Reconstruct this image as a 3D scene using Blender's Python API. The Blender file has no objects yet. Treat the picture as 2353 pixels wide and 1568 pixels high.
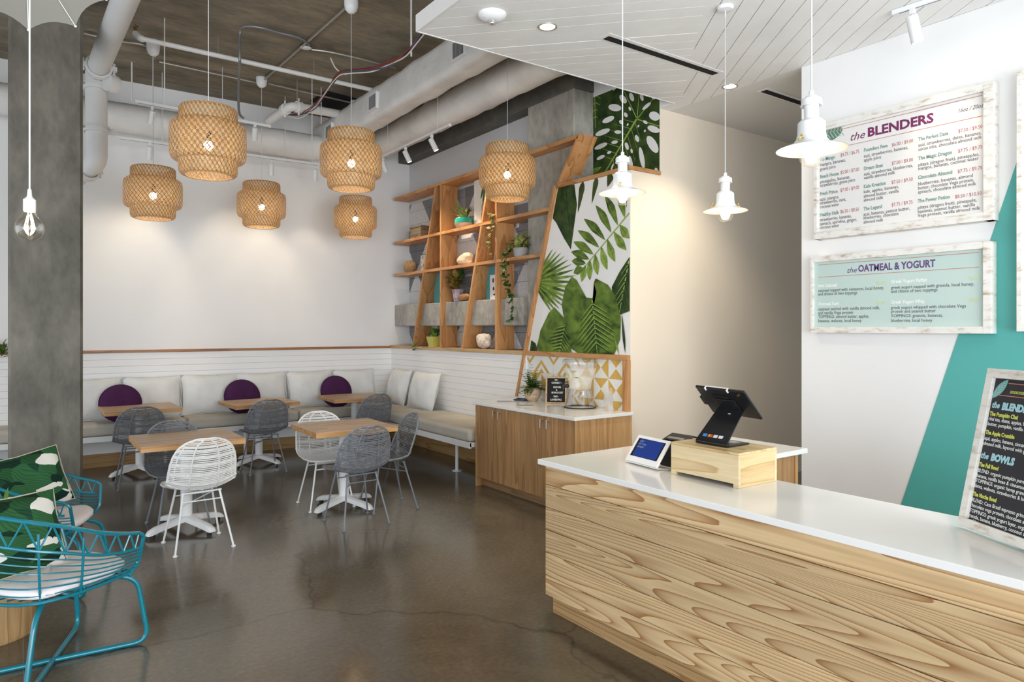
import bpy, bmesh, math, random
from mathutils import Vector, Matrix
random.seed(7)
rnd = random.random
PI = math.pi
sc = bpy.context.scene
COL = sc.collection

# ------------------------------------------------------------------ camera
FPX, TH, CXP, YH, CH = 1586.05, 0.620696, 1176.5, 754.84, 1.63
W_, H_ = 2353.0, 1568.0
cam_d = bpy.data.cameras.new('camera'); cam = bpy.data.objects.new('camera', cam_d); COL.objects.link(cam)
cam.location = (0, 0, CH); cam.rotation_euler = (PI/2, 0, -TH)
cam_d.sensor_fit = 'HORIZONTAL'; cam_d.sensor_width = 36.0; cam_d.lens = 36.0*FPX/W_
cam_d.shift_x = 0.0; cam_d.shift_y = (YH-H_/2)/W_
cam_d.clip_start = 0.05; cam_d.clip_end = 100
sc.camera = cam

# ------------------------------------------------------------------ world, daylight, exposure
wd = bpy.data.worlds.new('world'); sc.world = wd; wd.use_nodes = True
bg = wd.node_tree.nodes['Background']; bg.inputs[0].default_value = (0.80, 0.90, 1.0, 1); bg.inputs[1].default_value = 1.0
def area(name, loc, rot, sx, sy, power, col):
    l = bpy.data.lights.new(name, 'AREA'); l.shape = 'RECTANGLE'; l.size = sx; l.size_y = sy; l.energy = power; l.color = col
    o = bpy.data.objects.new(name, l); o.location = loc; o.rotation_euler = rot; COL.objects.link(o); return o
# daylight through the storefront glazing behind the camera and down the left side of the room
area('daylight_front', (.3, -2.95, 1.7), (PI/2+.42, 0, 0), 8.0, 3.0, 460, (0.93, 0.965, 1.0))
area('daylight_left', (-4.35, 3.6, 1.7), (PI/2+.30, 0, -PI/2), 9.0, 3.0, 120, (0.93, 0.965, 1.0))
vs = sc.view_settings; vs.view_transform = 'Standard'; vs.look = 'None'; vs.gamma = 1.0; vs.use_curve_mapping = False
vs.exposure = 0.42
sc.display_settings.display_device = 'sRGB'
try:
    sc.cycles.use_denoising = True; sc.cycles.max_bounces = 10; sc.cycles.diffuse_bounces = 5; sc.cycles.transparent_max_bounces = 12
    sc.cycles.caustics_reflective = False; sc.cycles.caustics_refractive = False; sc.cycles.sample_clamp_indirect = 6.0
except Exception: pass

# ------------------------------------------------------------------ photo measuring: a pixel meets a real plane of the room
RV = Vector((math.cos(TH), -math.sin(TH), 0)); FV = Vector((math.sin(TH), math.cos(TH), 0)); UV = Vector((0, 0, 1)); CV = Vector((0, 0, CH))
def ray(x, y): return FV + RV*((x-CXP)/FPX) + UV*((YH-y)/FPX)
def PX(x, y, X): d = ray(x, y); return CV + d*((X-CV.x)/d.x)
def PY(x, y, Y): d = ray(x, y); return CV + d*((Y-CV.y)/d.y)
def PZ(x, y, Z): d = ray(x, y); return CV + d*((Z-CV.z)/d.z)
def PD(x, y, D): return CV + ray(x, y)*D
def PN(x, y, o, n): d = ray(x, y); return CV + d*((o-CV).dot(n)/d.dot(n))

# ------------------------------------------------------------------ mesh helper
class MB:
    def __init__(s): s.v = []; s.f = []; s.mi = []; s.cur = 0
    def add(s, vs, fs):
        b = len(s.v); s.v += [tuple(p) for p in vs]; s.f += [tuple(i+b for i in f) for f in fs]; s.mi += [s.cur]*len(fs); return s
    def box(s, x0, x1, y0, y1, z0, z1):
        v = [(x0,y0,z0),(x1,y0,z0),(x1,y1,z0),(x0,y1,z0),(x0,y0,z1),(x1,y0,z1),(x1,y1,z1),(x0,y1,z1)]
        return s.add(v, [(0,3,2,1),(4,5,6,7),(0,1,5,4),(1,2,6,5),(2,3,7,6),(3,0,4,7)])
    def obox(s, c, size, m=None):
        m = m or Matrix.Identity(3); c = Vector(c); hx, hy, hz = [q/2 for q in size]
        v = [c + m @ Vector(p) for p in [(-hx,-hy,-hz),(hx,-hy,-hz),(hx,hy,-hz),(-hx,hy,-hz),(-hx,-hy,hz),(hx,-hy,hz),(hx,hy,hz),(-hx,hy,hz)]]
        return s.add(v, [(0,3,2,1),(4,5,6,7),(0,1,5,4),(1,2,6,5),(2,3,7,6),(3,0,4,7)])
    def prism(s, pts, off):
        off = Vector(off); pts = [Vector(p) for p in pts]; n = len(pts)
        nv = Vector((0,0,0))
        for i in range(n): nv += pts[i].cross(pts[(i+1) % n])
        if nv.dot(off) > 0: pts = pts[::-1]
        v = pts + [p+off for p in pts]
        fs = [tuple(range(n)), tuple(range(2*n-1, n-1, -1))] + [(i, n+i, n+(i+1) % n, (i+1) % n)[::-1][::-1] for i in range(n)]
        fs = [fs[0], fs[1]] + [((i+1) % n, i, n+i, n+(i+1) % n) for i in range(n)]
        return s.add(v, fs)
    def tube(s, pts, r, seg=8, closed=False, cap=True):
        pts = [Vector(p) for p in pts]; n = len(pts); rs = r if isinstance(r, (list, tuple)) else [r]*n
        vs = []; prev = None
        for i in range(n):
            if closed: t = pts[(i+1) % n]-pts[i-1]
            else: t = pts[min(i+1, n-1)]-pts[max(i-1, 0)]
            if t.length < 1e-9: t = Vector((0,0,1))
            t.normalize()
            if prev is None:
                a = Vector((0,0,1)) if abs(t.z) < .9 else Vector((1,0,0)); u = t.cross(a).normalized()
            else:
                u = prev - t*prev.dot(t)
                u = u.normalized() if u.length > 1e-6 else t.orthogonal().normalized()
            prev = u; w = t.cross(u)
            for k in range(seg):
                a = 2*PI*k/seg; vs.append(pts[i] + (u*math.cos(a)+w*math.sin(a))*rs[i])
        fs = []
        m = n if closed else n-1
        for i in range(m):
            for k in range(seg):
                a = i*seg+k; b = i*seg+(k+1) % seg; j = (i+1) % n
                fs.append((a, b, j*seg+(k+1) % seg, j*seg+k))
        if cap and not closed: fs += [tuple(range(seg-1, -1, -1)), tuple(range((n-1)*seg, n*seg))]
        return s.add(vs, fs)
    def lathe(s, prof, seg=24, c=(0,0,0), cap0=False, cap1=False, m=None):
        c = Vector(c); vs = []; n = len(prof)
        for (r, z) in prof:
            for k in range(seg):
                a = 2*PI*k/seg; p = Vector((r*math.cos(a), r*math.sin(a), z))
                vs.append(c + (m @ p if m else p))
        fs = [(i*seg+k, i*seg+(k+1) % seg, (i+1)*seg+(k+1) % seg, (i+1)*seg+k) for i in range(n-1) for k in range(seg)]
        if cap0: fs.append(tuple(range(seg-1, -1, -1)))
        if cap1: fs.append(tuple(range((n-1)*seg, n*seg)))
        return s.add(vs, fs)
    def ball(s, c, r, seg=12, rings=8, sc_=(1,1,1), m=None):
        prof = [(max(1e-4, r*math.sin(PI*i/rings)), -r*math.cos(PI*i/rings)) for i in range(rings+1)]
        S = Matrix.Diagonal(Vector(sc_)); S = (m @ S) if m else S
        return s.lathe(prof, seg, c, m=S)
    def surf(s, fn, nu, nv, closeu=False):
        vs = [fn(i/(nu if closeu else nu-1), j/(nv-1)) for i in range(nu) for j in range(nv)]
        fs = []
        for i in range(nu if closeu else nu-1):
            for j in range(nv-1):
                i2 = (i+1) % nu; fs.append((i*nv+j, i2*nv+j, i2*nv+j+1, i*nv+j+1))
        return s.add(vs, fs)
    def mesh(s, name, mats, smooth=True, angle=42):
        me = bpy.data.meshes.new(name); me.from_pydata(s.v, [], s.f)
        mats = mats if isinstance(mats, (list, tuple)) else [mats]
        for m in mats: me.materials.append(m)
        if len(mats) > 1: me.polygons.foreach_set('material_index', s.mi)
        if smooth:
            me.polygons.foreach_set('use_smooth', [True]*len(me.polygons))
            me.set_sharp_from_angle(angle=math.radians(angle))
        me.update(); return me
    def build(s, name, mats, parent=None, smooth=True, bevel=0, kind=None, angle=42, label=None):
        o = bpy.data.objects.new(name, s.mesh(name, mats, smooth, angle)); COL.objects.link(o)
        if parent is not None:
            o.parent = parent
            if parent.get('_wl'): o.location = -Vector(parent.location)
        if bevel:
            b = o.modifiers.new('bevel', 'BEVEL'); b.width = bevel; b.segments = 2; b.limit_method = 'ANGLE'; b.angle_limit = math.radians(50)
        if kind: o['kind'] = kind
        if label: o['label'] = label
        return o
def tag(o, label, cat, group=None, kind=None):
    o['label'] = label; o['category'] = cat
    if group: o['group'] = group
    if kind: o['kind'] = kind
    return o
def thing(name, label, cat, loc=(0,0,0), rz=0, group=None, world=True):
    """Empty at the base of a thing. world=True: its parts are given in room coordinates."""
    o = bpy.data.objects.new(name, None); o.empty_display_size = .05; COL.objects.link(o)
    o.location = loc; o.rotation_euler = (0, 0, rz)
    if world: o['_wl'] = 1
    return tag(o, label, cat, group)
def struct(o): o['kind'] = 'structure'; return o
def sgroup(name):
    o = bpy.data.objects.new(name, None); COL.objects.link(o); o['kind'] = 'structure'; return o
def dup(root, loc, rz, label, group=None):
    r = root.copy(); COL.objects.link(r); r.location = loc; r.rotation_euler = (0, 0, rz); r['label'] = label
    if group: r['group'] = group
    for ch in list(root.children):
        c = ch.copy(); COL.objects.link(c); c.parent = r
        for g in ch.children:
            d = g.copy(); COL.objects.link(d); d.parent = c
    return r
def arc(c, r, a0, a1, n, ax=(1,0,0), ay=(0,1,0)):
    c, ax, ay = Vector(c), Vector(ax), Vector(ay)
    return [c + ax*(r*math.cos(a0+(a1-a0)*i/n)) + ay*(r*math.sin(a0+(a1-a0)*i/n)) for i in range(n+1)]
def fillet(pts, rad, n=5):
    """round the corners of a polyline"""
    pts = [Vector(p) for p in pts]; out = [pts[0]]
    for i in range(1, len(pts)-1):
        a, b, c = pts[i-1], pts[i], pts[i+1]
        d1 = (a-b); d2 = (c-b); l = min(rad, d1.length*.45, d2.length*.45)
        p0 = b + d1.normalized()*l; p1 = b + d2.normalized()*l
        for k in range(n+1):
            t = k/n; out.append(p0*(1-t)**2 + b*2*t*(1-t) + p1*t*t)
    return out + [pts[-1]]
def spline(pts, n=6):
    pts = [Vector(p) for p in pts]; out = []
    for i in range(len(pts)-1):
        p0, p1, p2, p3 = pts[max(i-1,0)], pts[i], pts[i+1], pts[min(i+2, len(pts)-1)]
        for k in range(n):
            t = k/n
            out.append(.5*((2*p1)+(p2-p0)*t+(2*p0-5*p1+4*p2-p3)*t*t+(3*p1-p0-3*p2+p3)*t**3))
    return out + [pts[-1]]
def clip(poly, a, b, c):
    """keep the part of a 2-D polygon where a*x+b*y<=c"""
    out = []
    for i in range(len(poly)):
        p, q = poly[i], poly[(i+1) % len(poly)]
        dp, dq = a*p[0]+b*p[1]-c, a*q[0]+b*q[1]-c
        if dp <= 0: out.append(p)
        if (dp < 0 < dq) or (dq < 0 < dp):
            t = dp/(dp-dq); out.append((p[0]+(q[0]-p[0])*t, p[1]+(q[1]-p[1])*t))
    return out
# ------------------------------------------------------------------ materials (all procedural)
def newmat(name):
    m = bpy.data.materials.new(name); m.use_nodes = True; nt = m.node_tree
    return m, nt, nt.nodes['Principled BSDF']
def plain(name, col, rough=.5, metal=0, spec=.5, emit=None, es=0, trans=0, ior=1.45, var=0, vscale=6, bump=0, bscale=60, coat=0):
    m, nt, b = newmat(name); c = (*col, 1)
    b.inputs['Base Color'].default_value = c; b.inputs['Roughness'].default_value = rough; b.inputs['Metallic'].default_value = metal
    b.inputs['Specular IOR Level'].default_value = spec; b.inputs['IOR'].default_value = ior
    if trans: b.inputs['Transmission Weight'].default_value = trans
    if coat: b.inputs['Coat Weight'].default_value = coat; b.inputs['Coat Roughness'].default_value = .1
    if emit: b.inputs['Emission Color'].default_value = (*emit, 1); b.inputs['Emission Strength'].default_value = es
    if var or bump:
        tc = nt.nodes.new('ShaderNodeTexCoord')
        if var:
            n = nt.nodes.new('ShaderNodeTexNoise'); n.inputs['Scale'].default_value = vscale; n.inputs['Detail'].default_value = 5
            nt.links.new(tc.outputs['Object'], n.inputs['Vector'])
            r = nt.nodes.new('ShaderNodeValToRGB'); r.color_ramp.elements[0].position = .3; r.color_ramp.elements[1].position = .7
            r.color_ramp.elements[0].color = tuple(max(0, q*(1-var)) for q in col)+(1,); r.color_ramp.elements[1].color = tuple(min(1, q*(1+var)) for q in col)+(1,)
            nt.links.new(n.outputs['Fac'], r.inputs['Fac']); nt.links.new(r.outputs['Color'], b.inputs['Base Color'])
        if bump:
            n2 = nt.nodes.new('ShaderNodeTexNoise'); n2.inputs['Scale'].default_value = bscale; n2.inputs['Detail'].default_value = 4
            nt.links.new(tc.outputs['Object'], n2.inputs['Vector'])
            bp = nt.nodes.new('ShaderNodeBump'); bp.inputs['Strength'].default_value = bump; bp.inputs['Distance'].default_value = .01
            nt.links.new(n2.outputs['Fac'], bp.inputs['Height']); nt.links.new(bp.outputs['Normal'], b.inputs['Normal'])
    return m
def ramp(nt, stops):
    r = nt.nodes.new('ShaderNodeValToRGB'); cr = r.color_ramp
    while len(cr.elements) < len(stops): cr.elements.new(.5)
    for e, (p, c) in zip(cr.elements, stops): e.position = p; e.color = (*c, 1)
    return r
def wood(name, light, dark, scl, rings=9, line=.55, rough=.45, fine=.35, dist=.6, spec=.4, sat=None, w=0.0):
    """grain = contour lines of a noise stretched along the board, plus fine streaks; varies from board to board"""
    m, nt, b = newmat(name); N = nt.nodes.new; L = nt.links.new
    tc = N('ShaderNodeTexCoord'); oi = N('ShaderNodeObjectInfo')
    mp = N('ShaderNodeMapping'); mp.inputs['Scale'].default_value = scl; L(tc.outputs['Object'], mp.inputs['Vector'])
    ma = N('ShaderNodeMath'); ma.operation = 'MULTIPLY_ADD'; ma.inputs[1].default_value = 37.0; ma.inputs[2].default_value = w; L(oi.outputs['Random'], ma.inputs[0])
    n = N('ShaderNodeTexNoise'); n.noise_dimensions = '4D'; n.inputs['Scale'].default_value = 1.0; n.inputs['Detail'].default_value = 1.6; n.inputs['Roughness'].default_value = .45; n.inputs['Distortion'].default_value = dist
    L(mp.outputs['Vector'], n.inputs['Vector']); L(ma.outputs[0], n.inputs['W'])
    mu = N('ShaderNodeMath'); mu.operation = 'MULTIPLY'; mu.inputs[1].default_value = rings; L(n.outputs['Fac'], mu.inputs[0])
    fr = N('ShaderNodeMath'); fr.operation = 'FRACT'; L(mu.outputs[0], fr.inputs[0])
    mid = tuple(a*.5+c*.5 for a, c in zip(light, dark)); q = tuple(a*.82+c*.18 for a, c in zip(light, dark))
    r = ramp(nt, [(0.0, light), (line, q), (min(.97, line+.3), mid), (.985, dark), (1.0, light)]); L(fr.outputs[0], r.inputs['Fac'])
    mp2 = N('ShaderNodeMapping'); mp2.inputs['Scale'].default_value = tuple((9*q_ if q_ < max(scl)*.5 else 14*q_) for q_ in scl); L(tc.outputs['Object'], mp2.inputs['Vector'])
    n2 = N('ShaderNodeTexNoise'); n2.inputs['Scale'].default_value = 1.0; n2.inputs['Detail'].default_value = 4; L(mp2.outputs['Vector'], n2.inputs['Vector'])
    r2 = ramp(nt, [(.3, (1-fine*.45,)*3), (.7, (1+fine*.25,)*3)]); L(n2.outputs['Fac'], r2.inputs['Fac'])
    mx = N('ShaderNodeMix'); mx.data_type = 'RGBA'; mx.blend_type = 'MULTIPLY'; mx.inputs['Factor'].default_value = 1
    L(r.outputs['Color'], mx.inputs['A']); L(r2.outputs['Color'], mx.inputs['B'])
    hv = N('ShaderNodeHueSaturation'); rr = N('ShaderNodeMapRange'); rr.inputs['To Min'].default_value = .86; rr.inputs['To Max'].default_value = 1.1
    L(oi.outputs['Random'], rr.inputs['Value']); L(rr.outputs['Result'], hv.inputs['Value']); L(mx.outputs['Result'], hv.inputs['Color'])
    L(hv.outputs['Color'], b.inputs['Base Color']); b.inputs['Roughness'].default_value = rough; b.inputs['Specular IOR Level'].default_value = spec
    return m
def concrete(name, c0, c1, scale=1.2, rough=.7, streak=(1,1,1), bump=.25, fine=18, spots=True):
    m, nt, b = newmat(name); N = nt.nodes.new; L = nt.links.new
    tc = N('ShaderNodeTexCoord'); mp = N('ShaderNodeMapping'); mp.inputs['Scale'].default_value = streak; L(tc.outputs['Object'], mp.inputs['Vector'])
    n = N('ShaderNodeTexNoise'); n.inputs['Scale'].default_value = scale; n.inputs['Detail'].default_value = 8; n.inputs['Roughness'].default_value = .62; n.inputs['Distortion'].default_value = .4
    L(mp.outputs['Vector'], n.inputs['Vector'])
    r = ramp(nt, [(.28, c0), (.5, tuple((a+c)/2 for a, c in zip(c0, c1))), (.72, c1)]); L(n.outputs['Fac'], r.inputs['Fac'])
    n2 = N('ShaderNodeTexNoise'); n2.inputs['Scale'].default_value = fine; n2.inputs['Detail'].default_value = 6; L(mp.outputs['Vector'], n2.inputs['Vector'])
    r2 = ramp(nt, [(.3, (.72,)*3), (.55, (1,)*3), (.75, (1.15,)*3)]); L(n2.outputs['Fac'], r2.inputs['Fac'])
    mx = N('ShaderNodeMix'); mx.data_type = 'RGBA'; mx.blend_type = 'MULTIPLY'; mx.inputs['Factor'].default_value = .75
    L(r.outputs['Color'], mx.inputs['A']); L(r2.outputs['Color'], mx.inputs['B']); L(mx.outputs['Result'], b.inputs['Base Color'])
    b.inputs['Roughness'].default_value = rough
    bp = N('ShaderNodeBump'); bp.inputs['Strength'].default_value = bump; bp.inputs['Distance'].default_value = .01
    L(n2.outputs['Fac'], bp.inputs['Height']); L(bp.outputs['Normal'], b.inputs['Normal'])
    return m
def floor_mat():
    m, nt, b = newmat('polished_concrete_floor'); N = nt.nodes.new; L = nt.links.new
    tc = N('ShaderNodeTexCoord')
    n = N('ShaderNodeTexNoise'); n.inputs['Scale'].default_value = .55; n.inputs['Detail'].default_value = 7; n.inputs['Roughness'].default_value = .6; n.inputs['Distortion'].default_value = .8
    L(tc.outputs['Object'], n.inputs['Vector'])
    r = ramp(nt, [(.3, (.075, .060, .041)), (.5, (.122, .101, .071)), (.72, (.185, .160, .118))]); L(n.outputs['Fac'], r.inputs['Fac'])
    n2 = N('ShaderNodeTexNoise'); n2.inputs['Scale'].default_value = 38; n2.inputs['Detail'].default_value = 6; L(tc.outputs['Object'], n2.inputs['Vector'])
    r2 = ramp(nt, [(.32, (.72,)*3), (.6, (1.02,)*3), (.78, (1.45,)*3)]); L(n2.outputs['Fac'], r2.inputs['Fac'])
    mx = N('ShaderNodeMix'); mx.data_type = 'RGBA'; mx.blend_type = 'MULTIPLY'; mx.inputs['Factor'].default_value = .6
    L(r.outputs['Color'], mx.inputs['A']); L(r2.outputs['Color'], mx.inputs['B'])
    # hairline cracks with a shape of their own
    nd = N('ShaderNodeTexNoise'); nd.inputs['Scale'].default_value = 1.6; nd.inputs['Detail'].default_value = 5; L(tc.outputs['Object'], nd.inputs['Vector'])
    va = N('ShaderNodeMix'); va.data_type = 'RGBA'; va.blend_type = 'ADD'; va.inputs['Factor'].default_value = .55; L(tc.outputs['Object'], va.inputs['A']); L(nd.outputs['Color'], va.inputs['B'])
    vo = N('ShaderNodeTexVoronoi'); vo.feature = 'DISTANCE_TO_EDGE'; vo.inputs['Scale'].default_value = .42; L(va.outputs['Result'], vo.inputs['Vector'])
    rc = ramp(nt, [(0.0, (.25,)*3), (.0022, (.4,)*3), (.0045, (1,)*3), (1, (1,)*3)]); L(vo.outputs['Distance'], rc.inputs['Fac'])
    m2 = N('ShaderNodeMix'); m2.data_type = 'RGBA'; m2.blend_type = 'MULTIPLY'; m2.inputs['Factor'].default_value = .7
    L(mx.outputs['Result'], m2.inputs['A']); L(rc.outputs['Color'], m2.inputs['B']); L(m2.outputs['Result'], b.inputs['Base Color'])
    rr = ramp(nt, [(.3, (.09,)*3), (.7, (.26,)*3)]); L(n.outputs['Fac'], rr.inputs['Fac']); L(rr.outputs['Color'], b.inputs['Roughness'])
    b.inputs['Specular IOR Level'].default_value = .62
    bp = N('ShaderNodeBump'); bp.inputs['Strength'].default_value = .03; bp.inputs['Distance'].default_value = .004; L(n2.outputs['Fac'], bp.inputs['Height']); L(bp.outputs['Normal'], b.inputs['Normal'])
    return m
def block_mat():
    """painted masonry: grey and white triangles laid over the blocks, by room position"""
    m, nt, b = newmat('painted_masonry_block'); N = nt.nodes.new; L = nt.links.new
    tc = N('ShaderNodeTexCoord'); sp = N('ShaderNodeSeparateXYZ'); L(tc.outputs['Object'], sp.inputs[0])
    def mt(op, a, b_=None, c=None):
        q = N('ShaderNodeMath'); q.operation = op
        for i, z in enumerate((a, b_, c)):
            if z is None: continue
            if isinstance(z, (int, float)): q.inputs[i].default_value = z
            else: L(z, q.inputs[i])
        return q.outputs[0]
    u = mt('MULTIPLY', sp.outputs['Y'], 1/.46); v = mt('MULTIPLY', sp.outputs['Z'], 1/.62)
    fu = mt('FRACT', u); fv = mt('FRACT', v); iu = mt('FLOOR', u); iv = mt('FLOOR', v)
    flip = mt('MODULO', mt('ADD', iu, iv), 2.0); flip = mt('ABSOLUTE', flip)
    fu2 = mt('ABSOLUTE', mt('SUBTRACT', flip, fu))
    tri = mt('GREATER_THAN', fv, fu2)
    h = mt('FRACT', mt('MULTIPLY', mt('SINE', mt('ADD', mt('MULTIPLY', iu, 12.9), mt('MULTIPLY', iv, 78.2))), 43.7))
    tone = mt('MULTIPLY', tri, mt('ADD', .55, mt('MULTIPLY', h, .45)))
    r = ramp(nt, [(0, (.72, .72, .72)), (.5, (.38, .39, .41)), (1, (.16, .165, .18))]); L(tone, r.inputs['Fac'])
    n = N('ShaderNodeTexNoise'); n.inputs['Scale'].default_value = 90; n.inputs['Detail'].default_value = 3; L(tc.outputs['Object'], n.inputs['Vector'])
    r2 = ramp(nt, [(.35, (.72,)*3), (.6, (1.05,)*3)]); L(n.outputs['Fac'], r2.inputs['Fac'])
    mx = N('ShaderNodeMix'); mx.data_type = 'RGBA'; mx.blend_type = 'MULTIPLY'; mx.inputs['Factor'].default_value = .8
    L(r.outputs['Color'], mx.inputs['A']); L(r2.outputs['Color'], mx.inputs['B']); L(mx.outputs['Result'], b.inputs['Base Color'])
    bp = N('ShaderNodeBump'); bp.inputs['Strength'].default_value = .5; bp.inputs['Distance'].default_value = .01; L(n.outputs['Fac'], bp.inputs['Height']); L(bp.outputs['Normal'], b.inputs['Normal'])
    b.inputs['Roughness'].default_value = .85
    return m
def leafprint(name, dark, light, sc_=(9, 9, 9), rough=.55, vein=None):
    """printed leaf: streaky greens"""
    m, nt, b = newmat(name); N = nt.nodes.new; L = nt.links.new
    tc = N('ShaderNodeTexCoord'); mp = N('ShaderNodeMapping'); mp.inputs['Scale'].default_value = sc_; L(tc.outputs['Object'], mp.inputs['Vector'])
    n = N('ShaderNodeTexNoise'); n.inputs['Scale'].default_value = 1; n.inputs['Detail'].default_value = 4; n.inputs['Distortion'].default_value = .5; L(mp.outputs['Vector'], n.inputs['Vector'])
    r = ramp(nt, [(.3, dark), (.7, light)]); L(n.outputs['Fac'], r.inputs['Fac']); L(r.outputs['Color'], b.inputs['Base Color']); b.inputs['Roughness'].default_value = rough
    b.inputs['Specular IOR Level'].default_value = .2
    return m
def palmprint():
    """cushion fabric: dark and mid green banana leaves on white, by object position"""
    m, nt, b = newmat('leaf_print_fabric'); N = nt.nodes.new; L = nt.links.new
    tc = N('ShaderNodeTexCoord'); oi = N('ShaderNodeObjectInfo')
    mp = N('ShaderNodeMapping'); mp.inputs['Scale'].default_value = (.62, 1, 1.25); mp.inputs['Rotation'].default_value = (.3, .7, .6); L(tc.outputs['Object'], mp.inputs['Vector'])
    nd = N('ShaderNodeTexNoise'); nd.inputs['Scale'].default_value = 5; nd.inputs['Detail'].default_value = 1; L(mp.outputs['Vector'], nd.inputs['Vector'])
    ad = N('ShaderNodeMix'); ad.data_type = 'RGBA'; ad.blend_type = 'ADD'; ad.inputs['Factor'].default_value = .16; L(mp.outputs['Vector'], ad.inputs['A']); L(nd.outputs['Color'], ad.inputs['B'])
    vo = N('ShaderNodeTexVoronoi'); vo.inputs['Scale'].default_value = 12.5; vo.inputs['Randomness'].default_value = 1; L(ad.outputs['Result'], vo.inputs['Vector'])
    sp = N('ShaderNodeSeparateColor'); L(vo.outputs['Color'], sp.inputs[0])
    r = ramp(nt, [(0.0, (.006, .030, .018)), (.24, (.012, .055, .024)), (.3, (.03, .12, .045)), (.55, (.02, .085, .03)), (.74, (.012, .06, .03)), (.80, (.80, .79, .74))]); r.color_ramp.interpolation = 'CONSTANT'; L(sp.outputs[0], r.inputs['Fac'])
    wv = N('ShaderNodeTexWave'); wv.inputs['Scale'].default_value = 26; wv.inputs['Distortion'].default_value = 2; L(ad.outputs['Result'], wv.inputs['Vector'])
    r2 = ramp(nt, [(.2, (.72,)*3), (.8, (1.2,)*3)]); L(wv.outputs['Fac'], r2.inputs['Fac'])
    mx = N('ShaderNodeMix'); mx.data_type = 'RGBA'; mx.blend_type = 'MULTIPLY'; mx.inputs['Factor'].default_value = .55; L(r.outputs['Color'], mx.inputs['A']); L(r2.outputs['Color'], mx.inputs['B'])
    r3 = ramp(nt, [(0.0, (.6,)*3), (.80, (0.0,)*3)]); r3.color_ramp.interpolation = 'CONSTANT'; L(sp.outputs[0], r3.inputs['Fac']); L(r3.outputs['Color'], mx.inputs['Factor'])
    L(mx.outputs['Result'], b.inputs['Base Color']); b.inputs['Roughness'].default_value = .85; b.inputs['Specular IOR Level'].default_value = .2
    return m
def glassy(name, tint=(1,1,1), fac=.955, rough=.03):
    """thin clear glass or plastic: mostly lets light straight through, with a gloss on top"""
    m = bpy.data.materials.new(name); m.use_nodes = True; nt = m.node_tree; nt.nodes.clear(); N = nt.nodes.new; L = nt.links.new
    o = N('ShaderNodeOutputMaterial'); t = N('ShaderNodeBsdfTransparent'); t.inputs[0].default_value = (*tint, 1)
    g = N('ShaderNodeBsdfGlossy'); g.inputs['Roughness'].default_value = rough; lw = N('ShaderNodeLayerWeight'); lw.inputs[0].default_value = .35
    mr = N('ShaderNodeMapRange'); mr.inputs['To Min'].default_value = 1-fac; mr.inputs['To Max'].default_value = .38; L(lw.outputs['Facing'], mr.inputs['Value'])
    mx = N('ShaderNodeMixShader'); L(mr.outputs[0], mx.inputs[0]); L(t.outputs[0], mx.inputs[1]); L(g.outputs[0], mx.inputs[2]); L(mx.outputs[0], o.inputs[0])
    return m
def bamboo():
    m, nt, b = newmat('woven_bamboo'); N = nt.nodes.new; L = nt.links.new
    b.inputs['Base Color'].default_value = (.52, .30, .115, 1); b.inputs['Roughness'].default_value = .5
    tc = N('ShaderNodeTexCoord'); n = N('ShaderNodeTexNoise'); n.inputs['Scale'].default_value = 25; L(tc.outputs['Object'], n.inputs['Vector'])
    r = ramp(nt, [(.3, (.50, .32, .15)), (.7, (.74, .53, .29))]); L(n.outputs['Fac'], r.inputs['Fac']); L(r.outputs['Color'], b.inputs['Base Color'])
    tr = N('ShaderNodeBsdfTranslucent'); tr.inputs[0].default_value = (.86, .64, .36, 1)
    mx = N('ShaderNodeMixShader'); mx.inputs[0].default_value = .22; o = nt.nodes['Material Output']
    L(b.outputs[0], mx.inputs[1]); L(tr.outputs[0], mx.inputs[2]); L(mx.outputs[0], o.inputs[0])
    return m

WHITE = plain('white_wall_paint', (.84, .84, .84), .6, var=.015, vscale=2)
WHITEP = plain('white_plank_paint', (.85, .85, .85), .45, bump=.05, bscale=40)
SOFFW = plain('whitewashed_plank', (.84, .83, .81), .5, var=.04, vscale=3, bump=.08, bscale=30)
BEIGE = plain('beige_wall_paint', (.80, .70, .57), .6, var=.01, vscale=1.5)
TEALP = plain('teal_wall_paint', (.085, .40, .37), .5)
METALW = plain('white_enamel', (.78, .79, .80), .3, spec=.5)
PIPEW = plain('white_painted_pipe', (.70, .70, .69), .45, var=.03, vscale=4)
DUCTW = plain('wrinkled_duct_wrap', (.72, .71, .69), .55, var=.10, vscale=3, bump=.9, bscale=8)
QUARTZ = plain('white_quartz', (.82, .815, .80), .12, spec=.6, var=.012, vscale=5)
CONC_C = concrete('board_formed_ceiling_concrete', (.125, .105, .073), (.31, .265, .19), 1.3, .8, (1, 2.6, 1), .5, 9)
CONC_K = concrete('grey_column_concrete', (.060, .054, .040), (.195, .18, .145), 3.2, .6, (1, 1, .5), .2, 16)
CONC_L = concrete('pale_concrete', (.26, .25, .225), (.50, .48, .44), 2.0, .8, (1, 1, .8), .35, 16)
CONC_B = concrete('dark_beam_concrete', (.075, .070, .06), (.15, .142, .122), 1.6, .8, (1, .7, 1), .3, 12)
FLOORM = floor_mat(); BLOCKM = block_mat()
FIR = wood('striped_fir_plank', (.68, .50, .28), (.34, .16, .055), (1, .26, 4.2), 46, .50, .42, .30, .38)
FIRB = wood('fir_base_board', (.56, .36, .17), (.34, .18, .07), (1, .25, 16), 9, .4, .45, .3, .2)
CEDAR = wood('cedar_shelf_board', (.58, .30, .12), (.40, .17, .055), (6, .8, 6), 5, .5, .45, .35, .4)
CEDARV = wood('cedar_upright_board', (.58, .30, .12), (.40, .17, .055), (6, 6, .8), 5, .5, .45, .35, .4)
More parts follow.
